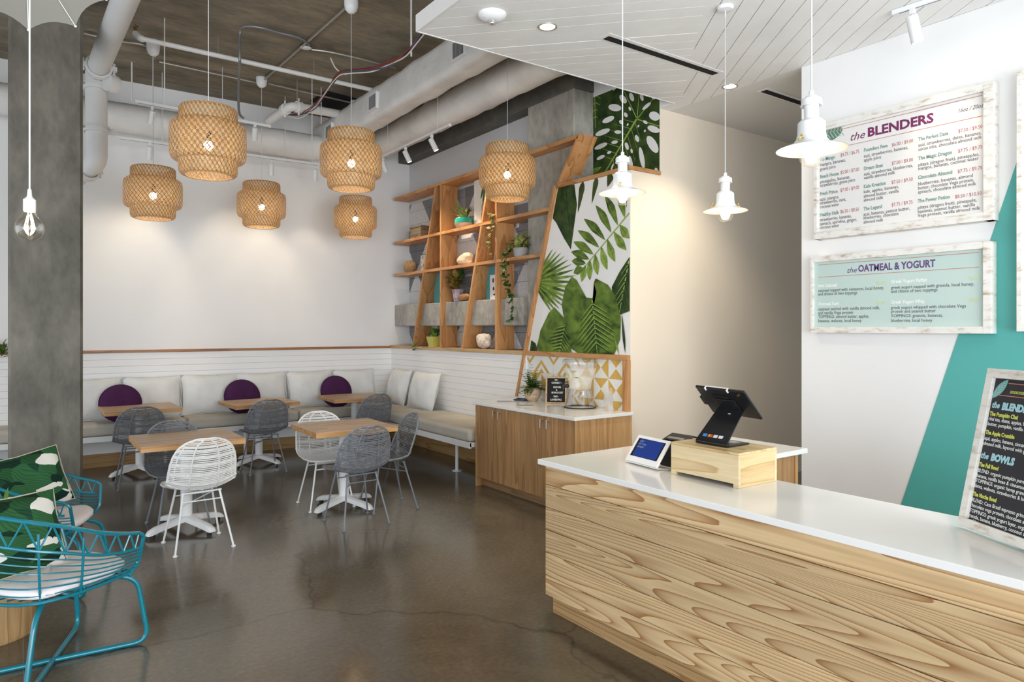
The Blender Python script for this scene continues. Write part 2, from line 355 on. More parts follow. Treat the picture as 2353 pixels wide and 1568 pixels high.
TRIMD = wood('brown_cap_rail', (.36, .17, .07), (.22, .09, .035), (.7, 8, 8), 5, .5, .4, .3, .3)
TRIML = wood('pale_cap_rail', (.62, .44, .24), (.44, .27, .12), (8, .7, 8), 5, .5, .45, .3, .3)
OAKV = wood('oak_cabinet_veneer', (.47, .275, .125), (.33, .17, .07), (7, 7, .45), 6, .4, .4, .4, .25)
OAKV2 = wood('oak_end_veneer', (.53, .31, .135), (.40, .21, .085), (7, 7, .45), 6, .4, .4, .4, .25)
OAKT = wood('oak_table_top', (.62, .42, .25), (.45, .26, .12), (.7, 5, 5), 6, .45, .4, .3, .3)
OAKE = wood('oak_table_edge', (.60, .34, .14), (.42, .21, .08), (.7, 5, 9), 6, .45, .45, .3, .3)
PINE = wood('pine_crate_board', (.74, .60, .37), (.55, .37, .17), (2.2, .8, 6), 5, .6, .5, .2, .4)
PINES = wood('pine_crate_end', (.72, .55, .30), (.52, .33, .13), (1.0, 1, 14), 6, .5, .5, .2, .2)
BENCHB = wood('bench_baseboard_fir', (.44, .27, .11), (.26, .13, .045), (.6, .6, 6), 8, .5, .5, .3, .5)
STUMP = wood('split_log_side', (.44, .28, .13), (.30, .17, .07), (9, 9, .8), 6, .4, .55, .4, .3)
TERRA = wood('swirled_clay', (.66, .50, .36), (.48, .32, .20), (3, 3, 16), 6, .5, .6, .1, .8)
def whitewash():
    m, nt, b = newmat('worn_whitewashed_frame'); N = nt.nodes.new; L = nt.links.new
    tc = N('ShaderNodeTexCoord'); mp = N('ShaderNodeMapping'); mp.inputs['Scale'].default_value = (9, 9, 30); L(tc.outputs['Object'], mp.inputs['Vector'])
    n = N('ShaderNodeTexNoise'); n.inputs['Scale'].default_value = 1; n.inputs['Detail'].default_value = 7; n.inputs['Roughness'].default_value = .65; L(mp.outputs['Vector'], n.inputs['Vector'])
    r = ramp(nt, [(.28, (.36, .25, .16)), (.38, (.60, .53, .45)), (.48, (.76, .74, .70)), (.8, (.83, .82, .79))]); L(n.outputs['Fac'], r.inputs['Fac']); L(r.outputs['Color'], b.inputs['Base Color'])
    b.inputs['Roughness'].default_value = .7
    return m
WWASH = whitewash()
RATG = plain('grey_rattan', (.19, .20, .22), .5, var=.25, vscale=40)
RATW = plain('white_rattan', (.78, .78, .77), .45, var=.05, vscale=40)
STEELG = plain('grey_steel', (.17, .19, .22), .4, spec=.5)
TEAL = plain('teal_enamel_wire', (.004, .18, .245), .25, spec=.6, coat=.3)
LINEN = plain('pale_linen', (.74, .755, .75), .9, spec=.15, var=.05, vscale=8, bump=.12, bscale=120)
BENCHC = plain('bench_cushion_fabric', (.50, .47, .41), .75, spec=.25, var=.10, vscale=3, bump=.25, bscale=9)
PURPLE = plain('plum_fabric', (.060, .016, .065), .85, spec=.2, var=.12, vscale=10)
SEATC = plain('white_canvas_cushion', (.78, .73, .74), .85, spec=.15, bump=.1, bscale=90)
PALM = palmprint()
BLACK = plain('black_plastic', (.012, .012, .013), .35)
BLACKM = plain('black_coated_metal', (.010, .010, .012), .28, spec=.5)
DARKV = plain('black_slot', (.004, .004, .004), .8)
RUBBER = plain('black_rubber', (.015, .015, .015), .7)
WHITEPL = plain('white_plastic', (.82, .82, .82), .3)
BRASS = plain('brass', (.80, .52, .12), .22, metal=1)
CHROME = plain('brushed_chrome', (.62, .61, .58), .25, metal=1)
GALV = plain('galvanised_conduit', (.36, .34, .30), .4, metal=.6)
GRILLE = plain('grey_grille', (.30, .30, .30), .5)
BULB = plain('glowing_bulb', (1, .9, .7), .3, emit=(1.0, .80, .53), es=60)
BULBW = plain('glowing_frosted_bulb', (1, .95, .85), .3, emit=(1.0, .86, .66), es=26)
FILAM = plain('glowing_filament', (1, .9, .7), .3, emit=(1.0, .78, .45), es=60)
LENSE = plain('glowing_spot_lens', (1, .95, .85), .3, emit=(1.0, .84, .60), es=22)
LENSD = plain('glowing_recessed_lens', (1, .95, .85), .3, emit=(1.0, .90, .74), es=7)
GLASS = glassy('clear_glass'); GLASSB = glassy('clear_bulb_glass', (1, .98, .95), .96)
def cloudy(name, col, k):
    m = bpy.data.materials.new(name); m.use_nodes = True; nt = m.node_tree; nt.nodes.clear(); N = nt.nodes.new; L = nt.links.new
    o = N('ShaderNodeOutputMaterial'); t = N('ShaderNodeBsdfTransparent'); d = N('ShaderNodeBsdfDiffuse'); d.inputs[0].default_value = (*col, 1); tr = N('ShaderNodeBsdfTranslucent'); tr.inputs[0].default_value = (*col, 1)
    a = N('ShaderNodeAddShader'); L(d.outputs[0], a.inputs[0]); L(tr.outputs[0], a.inputs[1]); mx = N('ShaderNodeMixShader'); mx.inputs[0].default_value = k; L(t.outputs[0], mx.inputs[1]); L(a.outputs[0], mx.inputs[2]); L(mx.outputs[0], o.inputs[0]); return m
WATER = cloudy('cloudy_water', (.72, .72, .68), .24)
CUPM = cloudy('clear_plastic_cup', (.42, .42, .42), .20)
BAMBOO = bamboo()
BAMBOO_SHADE = plain('edge_shadow_bamboo', (.34, .19, .075), .55)  # shadow along the strip edges, painted as darker alternate strips
GREEN1 = leafprint('fresh_green_leaf', (.035, .10, .012), (.16, .28, .05), (14,)*3, .4)
GREEN2 = leafprint('dark_green_leaf', (.010, .045, .010), (.05, .12, .025), (14,)*3, .4)
GREEN3 = leafprint('red_tinged_leaf', (.16, .10, .02), (.30, .22, .05), (12,)*3, .4)
GREEN4 = leafprint('variegated_leaf', (.02, .06, .012), (.42, .42, .12), (16,)*3, .4)
SOIL = plain('soil', (.03, .02, .012), .9)
GOLD = plain('gold_tile_inlay', (.60, .37, .085), .4, var=.12, vscale=14)
TILEW = plain('white_cement_tile', (.76, .75, .72), .45, var=.02, vscale=10)
GROUT = plain('tile_grout', (.68, .67, .64), .8)
MURALW = plain('mural_paper', (.80, .79, .77), .6)
# ------------------------------------------------------------------ the room
XW, YB = 4.511, 9.40            # face of the right-hand wainscot, face of the back wainscot
XU, YU = 4.83, 9.44             # upper right wall, upper back wall
ZC, ZS = 4.60, 3.704            # concrete ceiling, lowered plank ceiling
XM, YME = 5.061, 3.123          # menu wall and its far end
YG = 4.484                      # beige wall
fl = MB().box(-4.6, 8.2, -3.3, 9.6, -.12, 0).build('floor', FLOORM, smooth=False); struct(fl)
# saw-cut control joints in the floor
for (a, b_) in (((.02, 3.2), (.02, 6.85)),):
    MB().box(a[0]-.003, a[0]+.003, a[1], b_[1], 0, .0008).build('control_joint', plain('joint_filler', (.16, .15, .14), .5), fl, smooth=False)
struct(MB().box(-4.6, 8.2, -3.3, 9.6, ZC, ZC+.15).build('ceiling', CONC_C, smooth=False))
struct(MB().box(-4.6, XU+.3, YU, YU+.16, 0, ZC).build('wall_back', WHITE, smooth=False))
wr = struct(MB().box(XU+.10, XU+.3, 6.2, YU, 0, ZC).build('wall_right', WHITE, smooth=False))
MB().box(XU, XU+.10, 6.2, YU, 3.50, ZC).build('painted_panel', plain('grey_white_paint', (.60, .60, .61), .6), wr, smooth=False)
# masonry blocks behind the shelves (each block its own piece, joints recessed)
zz, row = 1.38, 0
while zz < 3.5:
    y = 6.2 - (.2 if row % 2 else 0); z1 = min(zz+.2, 3.5)
    while y < YU:
        a, b_ = max(y, 6.2), min(y+.4, YU)
        if b_-a > .03:
            MB().box(XU+rnd()*.003, XU+.10, a+.002, b_-.002, zz+.002, z1-.002).build('block', BLOCKM, wr, smooth=False, bevel=0)
        y += .4
    zz += .2; row += 1
# wainscot planks: back wall and right wall
wsb = sgroup('wainscot_back'); wsr = sgroup('wainscot_right')
np_ = 13; ph = (1.337-.30)/np_
for i in range(np_):
    z0 = .30+i*ph
    MB().box(-4.5, XW+.02, YB, YU, z0+.0007, z0+ph-.0007).build('plank', WHITEP, wsb, smooth=False, bevel=.0015)
    MB().box(XW, XW+.04, 6.04, YB, z0+.0007, z0+ph-.0007).build('plank', WHITEP, wsr, smooth=False, bevel=.0015)
MB().box(-4.5, XW+.05, YB+.006, YU, .14, .30).build('lower_panel', WHITEP, wsb, smooth=False)
MB().box(XW+.006, XW+.05, 6.04, YB, .14, .30).build('lower_panel', WHITEP, wsr, smooth=False)
MB().box(XW+.04, XU+.05, 6.04, YB, 1.31, 1.335).build('backing', WHITEP, wsr, smooth=False)
struct(MB().box(-4.5, XW, YB-.012, YB+.006, 0, .155).build('baseboard_back', BENCHB, smooth=False, bevel=.003))
struct(MB().box(XW-.012, XW+.006, 6.04, YB-.012, 0, .165).build('baseboard_right', BENCHB, smooth=False, bevel=.003))
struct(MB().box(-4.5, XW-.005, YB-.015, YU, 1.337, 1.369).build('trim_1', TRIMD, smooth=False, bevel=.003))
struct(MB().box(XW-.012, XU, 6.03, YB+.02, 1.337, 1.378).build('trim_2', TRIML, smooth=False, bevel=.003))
# concrete beam, column and the band that crosses the shelves
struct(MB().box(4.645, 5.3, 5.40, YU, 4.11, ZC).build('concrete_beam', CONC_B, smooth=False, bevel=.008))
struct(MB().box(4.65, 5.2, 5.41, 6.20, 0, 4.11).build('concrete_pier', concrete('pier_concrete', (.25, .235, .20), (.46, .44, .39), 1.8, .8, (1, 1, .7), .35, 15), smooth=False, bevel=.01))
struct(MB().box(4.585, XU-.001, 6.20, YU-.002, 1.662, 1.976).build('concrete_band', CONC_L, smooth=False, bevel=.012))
# wall that carries the mural and the tiles, with the ledge on top
def lean(z): return 6.197-.302*(z-.856)
pts = [(4.53, YG+.004, 0), (4.53, 6.30, 0), (4.53, lean(.86), .86), (4.53, lean(3.074), 3.074), (4.53, YG+.004, 3.074)]
mw = struct(MB().prism(pts, (.11, 0, 0)).build('wall_mural', WHITE, smooth=False))
struct(MB().box(4.92, 5.1, YG+.004, 5.42, 3.113, ZC).build('wall_mural_upper', WHITE, smooth=False))
struct(MB().box(4.505, 4.925, YG-.012, 5.50, 3.075, 3.112).build('trim_3', CEDAR, smooth=False, bevel=.003))
pts = [(4.532, YG, 0), (8.0, YG, 0), (8.0, YG, ZS), (4.92, YG, ZS), (4.92, YG, 3.074), (4.532, YG, 3.074)]
struct(MB().prism(pts, (0, .16, 0)).build('wall_beige', BEIGE, smooth=False))
struct(MB().box(8.0, 8.15, -3.2, YG+.2, 0, ZC).build('wall_corridor_end', WHITE, smooth=False))
# menu wall and the teal stripe painted on it
struct(MB().box(XM, XM+.16, -3.2, YME, 0, ZS).build('wall_menu', WHITE, smooth=False))
pq = [PX(2070, 1162, XM), PX(2334, 380, XM)]
s_ = (pq[1].z-pq[0].z)/(pq[1].y-pq[0].y)
def ln(z): return pq[0].y+(z-pq[0].z)/s_
pts = [(XM-.002, ln(.0), 0), (XM-.002, ln(ZS), ZS), (XM-.002, ln(ZS)-1.05, ZS), (XM-.002, ln(0)-1.05, 0)]
struct(MB().prism(pts, (-.001, 0, 0)).build('wall_menu_teal_stripe', TEALP, smooth=False))
# storefront: mullioned glazing behind the camera and on the left, daylight comes through it
def storefront(name, along, fixed, a0, a1, n):
    g = sgroup(name)
    def bx_(u0, u1, z0, z1, d=.06):
        m = MB()
        if along == 'X': m.box(u0, u1, fixed-d/2, fixed+d/2, z0, z1)
        else: m.box(fixed-d/2, fixed+d/2, u0, u1, z0, z1)
        return m
    bx_(a0, a1, 3.6, ZC).build('wall_head', WHITE, g, smooth=False); bx_(a0, a1, 0, .28).build('wall_sill', WHITE, g, smooth=False)
    st = (a1-a0)/n
    for i in range(n+1): bx_(a0+i*st-.03, a0+i*st+.03, .28, 3.6).build('mullion', BLACKM, g, smooth=False)
    for i in range(n): bx_(a0+i*st+.03, a0+(i+1)*st-.03, .28, 3.6, .008).build('pane', GLASS, g, smooth=False)
storefront('window_1', 'X', -3.2, -4.6, 8.1, 7)
storefront('window_2', 'Y', -4.55, -3.2, 9.44, 7)

# lowered plank ceiling: two fields of boards that meet on a diagonal, white fascia, corridor ceiling
low = sgroup('ceiling_lowered')
MB().box(2.267, 5.061, -3.2, 4.298, ZS+.014, ZS+.112).build('core', plain('joint_shadow_gap', (.30, .29, .28), .8), low, smooth=False)
MB().box(2.255, 2.267, -3.2, 4.31, ZS-.004, ZS+.114).build('fascia', SOFFW, low, smooth=False)
MB().box(2.267, 4.915, 4.298, 4.31, ZS-.004, ZS+.114).build('fascia', SOFFW, low, smooth=False)
MB().box(5.061, 8.0, YME-.02, YG, ZS, ZS+.1).build('corridor_panel', plain('smooth_white_ceiling', (.72, .70, .67), .6), low, smooth=False)
MB().box(4.915, 5.061, 4.298, YG, ZS, ZS+.1).build('corridor_panel', SOFFW, low, smooth=False)
def boards(region, ang, width, gap, n0, n1):
    d = (math.cos(ang), math.sin(ang)); nn = (-d[1], d[0])
    for k in range(n0, n1):
        p = clip(clip(region, nn[0], nn[1], (k+1)*width-gap), -nn[0], -nn[1], -(k*width+gap))
        if len(p) < 3: continue
        MB().prism([(x, y, ZS+.014) for x, y in p], (0, 0, -.014-rnd()*.0015)).build('plank', SOFFW, low, smooth=False)
sq = [(2.27, -3.1), (5.058, -3.1), (5.058, 4.296), (2.27, 4.296)]
boards(clip(sq, 1, -1, .70), math.radians(-46), .135, .0022, 10, 60)
boards(clip(sq, -1, 1, -.70), math.radians(52.6), .132, .0026, -60, 20)
# linear slot diffusers and their white frames
def slot(x0, x1, y0, y1, lab):
    t = thing('slot_diffuser', lab, 'vent', ((x0+x1)/2, (y0+y1)/2, ZS), group='slot diffusers in the lowered ceiling')
    MB().box(x0-.03, x1+.03, y0-.035, y1+.02, ZS-.004, ZS-.0016).build('frame', WHITEPL, t, smooth=False)
    MB().box(x0, x1, y0, y1, ZS-.0062, ZS-.0042).build('slot', DARKV, t, smooth=False)
slot(3.40, 4.61, 3.575, 3.635, 'long black slot diffuser in the plank ceiling beside the first white pendant cord')
slot(5.28, 6.10, 3.585, 3.645, 'shorter black slot diffuser in the smooth corridor ceiling by the menu wall')
# left-hand column with chamfered edges
yc0 = 6.9; xa, xb = PY(18, 600, yc0).x, PY(191, 600, yc0).x; ch = .022
pts = [(xa, yc0+ch, 0), (xa+ch, yc0, 0), (xb-ch, yc0, 0), (xb, yc0+ch, 0), (xb, yc0+.5, 0), (xa, yc0+.5, 0)]
struct(MB().prism(pts, (0, 0, ZC)).build('concrete_column', CONC_K, smooth=False))
# ------------------------------------------------------------------ mural print and tiles
LG = [leafprint('mural_leaf_dark', (.009, .026, .007), (.055, .095, .022), (5, 8, 8)),
      leafprint('mural_leaf_mid', (.016, .046, .008), (.17, .26, .04), (5, 6, 9)),
      leafprint('mural_leaf_light', (.085, .16, .02), (.33, .45, .085), (5, 9, 14)),
      leafprint('mural_leaf_olive', (.030, .048, .012), (.075, .10, .03), (5, 9, 9))]
VEIN = plain('mural_leaf_vein', (.30, .42, .09), .6, spec=.2); VEIND = plain('mural_leaf_fold', (.016, .04, .012), .6, spec=.2)
lowm = thing('leaf_mural', 'tropical leaf mural panel above the gold tiles, beside the slanted shelf end', 'mural', (4.53, 5.0, 1.385))
upm = thing('leaf_mural', 'upper mural panel with a big split monstera leaf under the plank ceiling', 'mural', (4.92, 4.9, 3.112))
XL, XUP = 4.5285, 4.9185
reg_low = [(lean(1.385)-.01, 1.385), (YG+.002, 1.385), (YG+.002, 3.074), (lean(3.074)-.01, 3.074)]
reg_up = [(5.41, 3.114), (YG+.002, 3.114), (YG+.002, 4.06), (5.41, 4.06)]
MB().prism([(XL, y, z) for y, z in reg_low], (.001, 0, 0)).build('paper', MURALW, lowm, smooth=False)
MB().prism([(XUP, y, z) for y, z in reg_up], (.001, 0, 0)).build('paper', MURALW, upm, smooth=False)
def inreg(poly, reg):
    n = len(reg)
    ar = sum(reg[i][0]*reg[(i+1) % n][1]-reg[(i+1) % n][0]*reg[i][1] for i in range(n))
    for i in range(n):
        (x0, y0), (x1, y1) = reg[i], reg[(i+1) % n]
        a, b_ = (y1-y0), -(x1-x0)
        if ar < 0: a, b_ = -a, -b_
        poly = clip(poly, a, b_, a*x0+b_*y0)
        if len(poly) < 3: return []
    return poly
LAY = [0]
def put(root, reg, X, polys, mat, name='printed_leaf', lift=None):
    LAY[0] += 1; x = X-.0004-.00012*LAY[0]
    m = MB()
    for p in polys:
        q = inreg(p, reg)
        if len(q) >= 3: m.add([(x, y, z) for y, z in q], [tuple(range(len(q)))])
    if m.f: m.build(name, mat, root, smooth=False)
def pxl(X): return lambda x, y: (lambda p: (p.y, p.z))(PX(x, y, X))
ql, qu = pxl(XL), pxl(XUP)
def strip(pa, pb, wa, wb, n=1):
    d = Vector(pb)-Vector(pa); nn = Vector((-d.y, d.x)).normalized()
    a, b_ = Vector(pa), Vector(pb)
    return [tuple(a+nn*wa), tuple(b_+nn*wb), tuple(b_-nn*wb), tuple(a-nn*wa)]
def blade(pa, pb, w, n=10, bend=0, peak=.4):
    """leaflet outline from pa to pb, max half width w; returned as thin convex strips"""
    a, b_ = Vector(pa), Vector(pb); d = b_-a; nn = Vector((-d.y, d.x)).normalized(); out = []
    def pt(t, s):
        k = (t/peak)**.7 if t < peak else ((1-t)/(1-peak))**.75
        return a+d*t+nn*(s*w*max(k, .02)+bend*math.sin(PI*t)*d.length)
    for i in range(n):
        t0, t1 = i/n, (i+1)/n
        out.append([tuple(pt(t0, 1)), tuple(pt(t1, 1)), tuple(pt(t1, -1)), tuple(pt(t0, -1))])
    return out
def veins(pa, pb, w, n, wid, ang=.5, bend=0):
    a, b_ = Vector(pa), Vector(pb); d = b_-a; nn = Vector((-d.y, d.x)).normalized(); out = [strip(pa, pb, wid*1.6, wid*.5)]
    for i in range(n):
        t = .06+.8*i/n; k = (1-abs(t-.35)*1.1); base = a+d*t
        for s in (1, -1): out.append(strip(tuple(base), tuple(base+nn*s*w*k*.92+d*ang*.36*k), wid*.7, wid*.25))
    return out
# -- lower panel (points read off the photograph, printed on the panel's own plane)
put(lowm, reg_low, XL, [[ql(1283, 432), ql(1320, 424), ql(1326, 470), ql(1312, 574), ql(1296, 548), ql(1278, 512), ql(1268, 500)]], LG[0])
put(lowm, reg_low, XL, veins(ql(1300, 424), ql(1312, 572), .09, 7, .004, -.2), VEIND, 'printed_vein')
for (x0, y0, x1, y1, w) in ((1340, 416, 1328, 489, .045), (1372, 406, 1360, 468, .04), (1405, 400, 1396, 430, .05), (1438, 390, 1440, 478, .03)):
    put(lowm, reg_low, XL, blade(ql(x0, y0), ql(x1, y1), w, 8, 0, .2), LG[3])
# compound leaf with paired leaflets
ax0, ax1 = Vector(ql(1332, 628)), Vector(ql(1446, 490))
put(lowm, reg_low, XL, [strip(tuple(ax0), tuple(ax1), .006, .008)], VEIN, 'printed_stem')
lf = [((1340, 616), (1318, 628)), ((1346, 606), (1314, 600)), ((1354, 596), (1313, 579)), ((1364, 585), (1318, 556)), ((1377, 569), (1328, 530)), ((1391, 552), (1342, 503)), ((1405, 535), (1369, 472)), ((1420, 518), (1390, 448)), ((1436, 500), (1420, 440)),
      ((1346, 610), (1337, 648)), ((1356, 597), (1356, 644)), ((1368, 584), (1374, 632)), ((1382, 567), (1396, 620)), ((1396, 550), (1414, 602)), ((1411, 533), (1440, 575)), ((1425, 517), (1447, 548))]
for i, (p, q) in enumerate(lf):
    put(lowm, reg_low, XL, blade(ql(*p), ql(*q), .048, 8, .03, .55), LG[2] if i > 8 else LG[1])
    put(lowm, reg_low, XL, [strip(ql(*p), ql(*q), .002, .001)], VEIND if i > 8 else VEIN, 'printed_vein')
# fan palm
fc = (1226, 648)
for i in range(17):
    a = math.radians(-66+i*132/16); r = 82*(1-.22*abs(i-7)/8)
    x1, y1 = fc[0]+18+math.cos(a)*r, fc[1]+math.sin(a)*r*1.25
    put(lowm, reg_low, XL, blade(ql(*fc), ql(x1, y1), .020, 6, 0, .55), LG[2] if i % 2 else LG[1])
# broad leaves at the bottom
def broad(outline, c, mat, base, tip, nv, w):
    pl = [ql(*p) for p in outline]; cc = ql(*c)
    put(lowm, reg_low, XL, [[pl[i], pl[(i+1) % len(pl)], cc] for i in range(len(pl))], mat)
    put(lowm, reg_low, XL, veins(ql(*base), ql(*tip), w, nv, .0055, .9), VEIN, 'printed_vein')
    put(lowm, reg_low, XL, [[(y-.006, z-.016) for y, z in q] for q in veins(ql(*base), ql(*tip), w, nv, .009, .9)[1:]], VEIND, 'printed_vein')
broad([(1448, 590), (1425, 625), (1407, 660), (1410, 700), (1422, 725), (1448, 715)], (1432, 665), LG[0], (1446, 600), (1424, 722), 5, .10)
broad([(1275, 706), (1262, 720), (1243, 760), (1234, 800), (1245, 815), (1310, 815), (1318, 790), (1305, 740)], (1272, 775), LG[1], (1300, 745), (1285, 815), 7, .22)
broad([(1315, 636), (1300, 660), (1292, 700), (1300, 750), (1312, 800), (1335, 816), (1412, 816), (1426, 780), (1428, 730), (1415, 680), (1398, 655), (1370, 640), (1366, 650), (1372, 672), (1362, 686), (1348, 684), (1336, 662), (1326, 644)], (1360, 735), LG[1], (1362, 690), (1374, 816), 9, .30)
put(lowm, reg_low, XL, [[ql(1232, 790), ql(1222, 782), ql(1218, 815), ql(1240, 818)]], LG[0])
put(lowm, reg_low, XL, blade(ql(1438, 812), ql(1430, 720), .018, 6), LG[0]); put(lowm, reg_low, XL, blade(ql(1424, 816), ql(1412, 770), .012, 6), LG[2])
# -- upper panel: monstera with holes (holes are the paper showing through)
LAY[0] = 0
put(upm, reg_up, XUP, [[qu(1356, 184), qu(1410, 196), qu(1406, 240), qu(1385, 290), qu(1366, 306), qu(1356, 300)]], LG[0])
put(upm, reg_up, XUP, veins(qu(1366, 180), qu(1368, 300), .10, 6, .006, .3), VEIN, 'printed_vein')
outl = [(1420, 200), (1398, 218), (1372, 252), (1374, 278), (1358, 320), (1354, 395), (1380, 415), (1440, 400), (1516, 400), (1518, 300), (1518, 225), (1505, 210), (1470, 190), (1440, 186)]
cc = qu(1448, 300)
put(upm, reg_up, XUP, [[qu(*outl[i]), qu(*outl[(i+1) % len(outl)]), cc] for i in range(len(outl))], LG[0])
ba, ti = (1464, 274), (1390, 396)
put(upm, reg_up, XUP, veins(qu(*ba), qu(*ti), .32, 7, .004, .55), VEIN, 'printed_vein')
put(upm, reg_up, XUP, [strip(qu(1464, 272), qu(1388, 400), .012, .006), strip(qu(1464, 274), qu(1432, 205), .005, .003), strip(qu(1464, 274), qu(1470, 200), .005, .003), strip(qu(1464, 274), qu(1510, 215), .005, .003), strip(qu(1464, 274), qu(1515, 290), .005, .003)], VEIN, 'printed_vein')
def ell(c, p, w, n=12):
    a, b_ = Vector(qu(*c)), Vector(qu(*p)); d = (b_-a); nn = Vector((-d.y, d.x)).normalized(); m = (a+b_)/2
    return [tuple(m+d*.5*math.cos(2*PI*i/n)+nn*w*math.sin(2*PI*i/n)) for i in range(n)]
holes = [((1398, 245), (1428, 250), .035), ((1384, 280), (1412, 270), .03), ((1368, 310), (1402, 298), .03), ((1366, 342), (1396, 330), .026), ((1412, 303), (1428, 304), .018), ((1405, 328), (1420, 326), .018), ((1371, 366), (1390, 358), .02), ((1395, 352), (1405, 349), .015), ((1424, 220), (1440, 236), .03), ((1447, 214), (1456, 232), .025), ((1472, 216), (1478, 232), .02), ((1434, 260), (1442, 268), .018), ((1445, 246), (1450, 254), .014), ((1423, 278), (1432, 284), .018), ((1441, 285), (1444, 288), .014), ((1466, 288), (1468, 292), .014), ((1460, 311), (1468, 326), .022), ((1437, 328), (1444, 344), .022), ((1450, 342), (1453, 352), .014), ((1470, 338), (1480, 388), .03), ((1487, 314), (1512, 350), .045), ((1446, 358), (1452, 398), .03), ((1492, 262), (1516, 272), .04), ((1488, 292), (1516, 302), .03), ((1478, 278), (1488, 284), .014), ((1476, 252), (1496, 236), .02), ((1498, 226), (1516, 214), .03), ((1404, 392), (1410, 376), .014), ((1506, 386), (1510, 398), .02), ((1480, 300), (1484, 302), .012)]
LAY[0] += 1
for h in holes: LAY[0] -= 1; put(upm, reg_up, XUP, [ell(*h)], MURALW, 'printed_gap')
LAY[0] += 2
put(upm, reg_up, XUP, blade(qu(1357, 398), qu(1382, 384), .03, 6), LG[2])
# ------------------------------------------------------------------ gold and white tiles
bs = thing('tile_backsplash', 'gold and white geometric cement tiles above the side cabinet', 'tiles', (4.53, 5.3, .873))
reg_t = [(lean(.873)-.01, .874), (YG+.075, .874), (YG+.075, 1.335), (lean(1.335)-.01, 1.335)]
MB().prism([(4.5285, y, z) for y, z in reg_t], (.001, 0, 0)).build('grout', GROUT, bs, smooth=False)
TS = .205
def gold_shapes(k):
    """k: 0 hourglass, 1 bow tie, else banded tile 2..5 in its four mirrorings"""
    if k == 0: return [[(.02, 1), (.5, .52), (.98, 1)][::-1], [(.02, 0), (.98, 0), (.5, .48)]]
    if k == 1: return [[(0, .02), (.48, .5), (0, .98)], [(1, .02), (1, .98), (.52, .5)]]
    A = [[(0, .44), (.56, 1), (.36, 1), (0, .64)], [(0, .86), (.14, 1), (0, 1)], [(.30, 0), (1, .70), (1, .48), (.52, 0)], [(1, 0), (1, .24), (.76, 0)]]
    fx, fy = (k-2) % 2, (k-2)//2
    return [[((1-u if fx else u), (1-v if fy else v)) for u, v in p] for p in A]
pat = [[2+(c_ % 2)+2*(r_ % 2) if c_ < 6 else ((c_+r_) % 2) for c_ in range(9)] for r_ in range(3)]
for c_, r_ in ((2, 1), (3, 1)): pat[r_][c_] = c_ % 2
for r_ in range(3):
    for c_ in range(9):
        y1 = YG+.075+TS*(c_+1); y0 = y1-TS; z0 = .874+TS*r_-.13; k = pat[r_][(8-c_) % 9]
        g = .0015
        base = inreg([(y1-g, z0+g), (y0+g, z0+g), (y0+g, z0+TS-g), (y1-g, z0+TS-g)], reg_t)
        if len(base) < 3: continue
        m = MB(); m.prism([(4.5285, y, z) for y, z in base], (-.005, 0, 0))
        m.cur = 1
        for s in gold_shapes(k):
            q = inreg([(y1-g-(TS-2*g)*u, z0+g+(TS-2*g)*v) for u, v in s], reg_t)
            if len(q) >= 3: m.prism([(4.5235, y, z) for y, z in q], (-.0006, 0, 0))
        m.build('tile', [TILEW, GOLD], bs, smooth=False)
# frame around mural and tiles: slanted end board, rail, post
fr = thing('slanted_wood_frame', 'slanted cedar frame that edges the mural and tiled niche', 'frame', (4.51, 5.5, .874))
def slab(y0, z0, y1, z1, w, x0, x1, name, mat, root):
    MB().prism([(x0, y0, z0), (x0, y0-w, z0), (x0, y1-w, z1), (x0, y1, z1)], (x1-x0, 0, 0)).build(name, mat, root, smooth=False, bevel=.002)
slab(lean(.874)+.035, .874, lean(3.10)+.035, 3.10, .035, 4.49, 4.53, 'slanted_board', CEDARV, fr)
MB().box(4.495, 4.53, YG, lean(1.36), 1.338, 1.385).build('rail', CEDAR, fr, smooth=False, bevel=.003)
MB().box(4.49, 4.53, YG-.006, YG+.038, .874, 1.338).build('post', CEDARV, fr, smooth=False, bevel=.002)
MB().box(4.50, 4.53, YG+.040, YG+.073, .874, 1.338).build('post', CEDARV, fr, smooth=False, bevel=.002)
# ------------------------------------------------------------------ open shelf unit
sh = thing('wall_shelf', 'cedar wall shelf with slanted and upright dividers over the white bench', 'shelf', (4.64, 7.3, 1.378))
XB_ = 4.765
def sboard(y0, y1, z, t=.038, right=None):
    m = MB(); m.box(XW, XB_, max(y0, 6.2), y1, z-t/2, z+t/2)
    m.box(XW, 4.645, y0, max(y0, 6.2), z-t/2, z+t/2)
    m.build('shelf_board', CEDAR, sh, smooth=False, bevel=.002)
sboard(5.19, 9.31, 3.535); sboard(lean(2.88)+.03, 9.31, 2.88); sboard(lean(2.41)+.03, 9.31, 2.41)
def leaner(y0, y1, z0, z1):
    t = .036
    MB().prism([(XW+.004, y0, z0), (XW+.004, y0-t, z0), (XW+.004, y1-t, z1), (XW+.004, y1, z1)], (XB_-XW-.008, 0, 0)).build('slanted_divider', CEDARV, sh, smooth=False, bevel=.002)
leaner(8.735, 8.085, 1.379, 3.516); leaner(7.42, 6.775, 1.379, 3.516)
for yv in (7.95, 6.655): MB().box(XW+.003, XB_, yv-.036, yv, 1.379, 3.516).build('upright_divider', CEDARV, sh, smooth=False, bevel=.002)
# upper end board that leans out over the ledge
MB().prism([(XW, 5.52, 3.115), (XW, 5.48, 3.115), (XW, 5.15, 3.555), (XW, 5.19, 3.555)], (.235, 0, 0)).build('slanted_end_board', CEDARV, sh, smooth=False, bevel=.002)

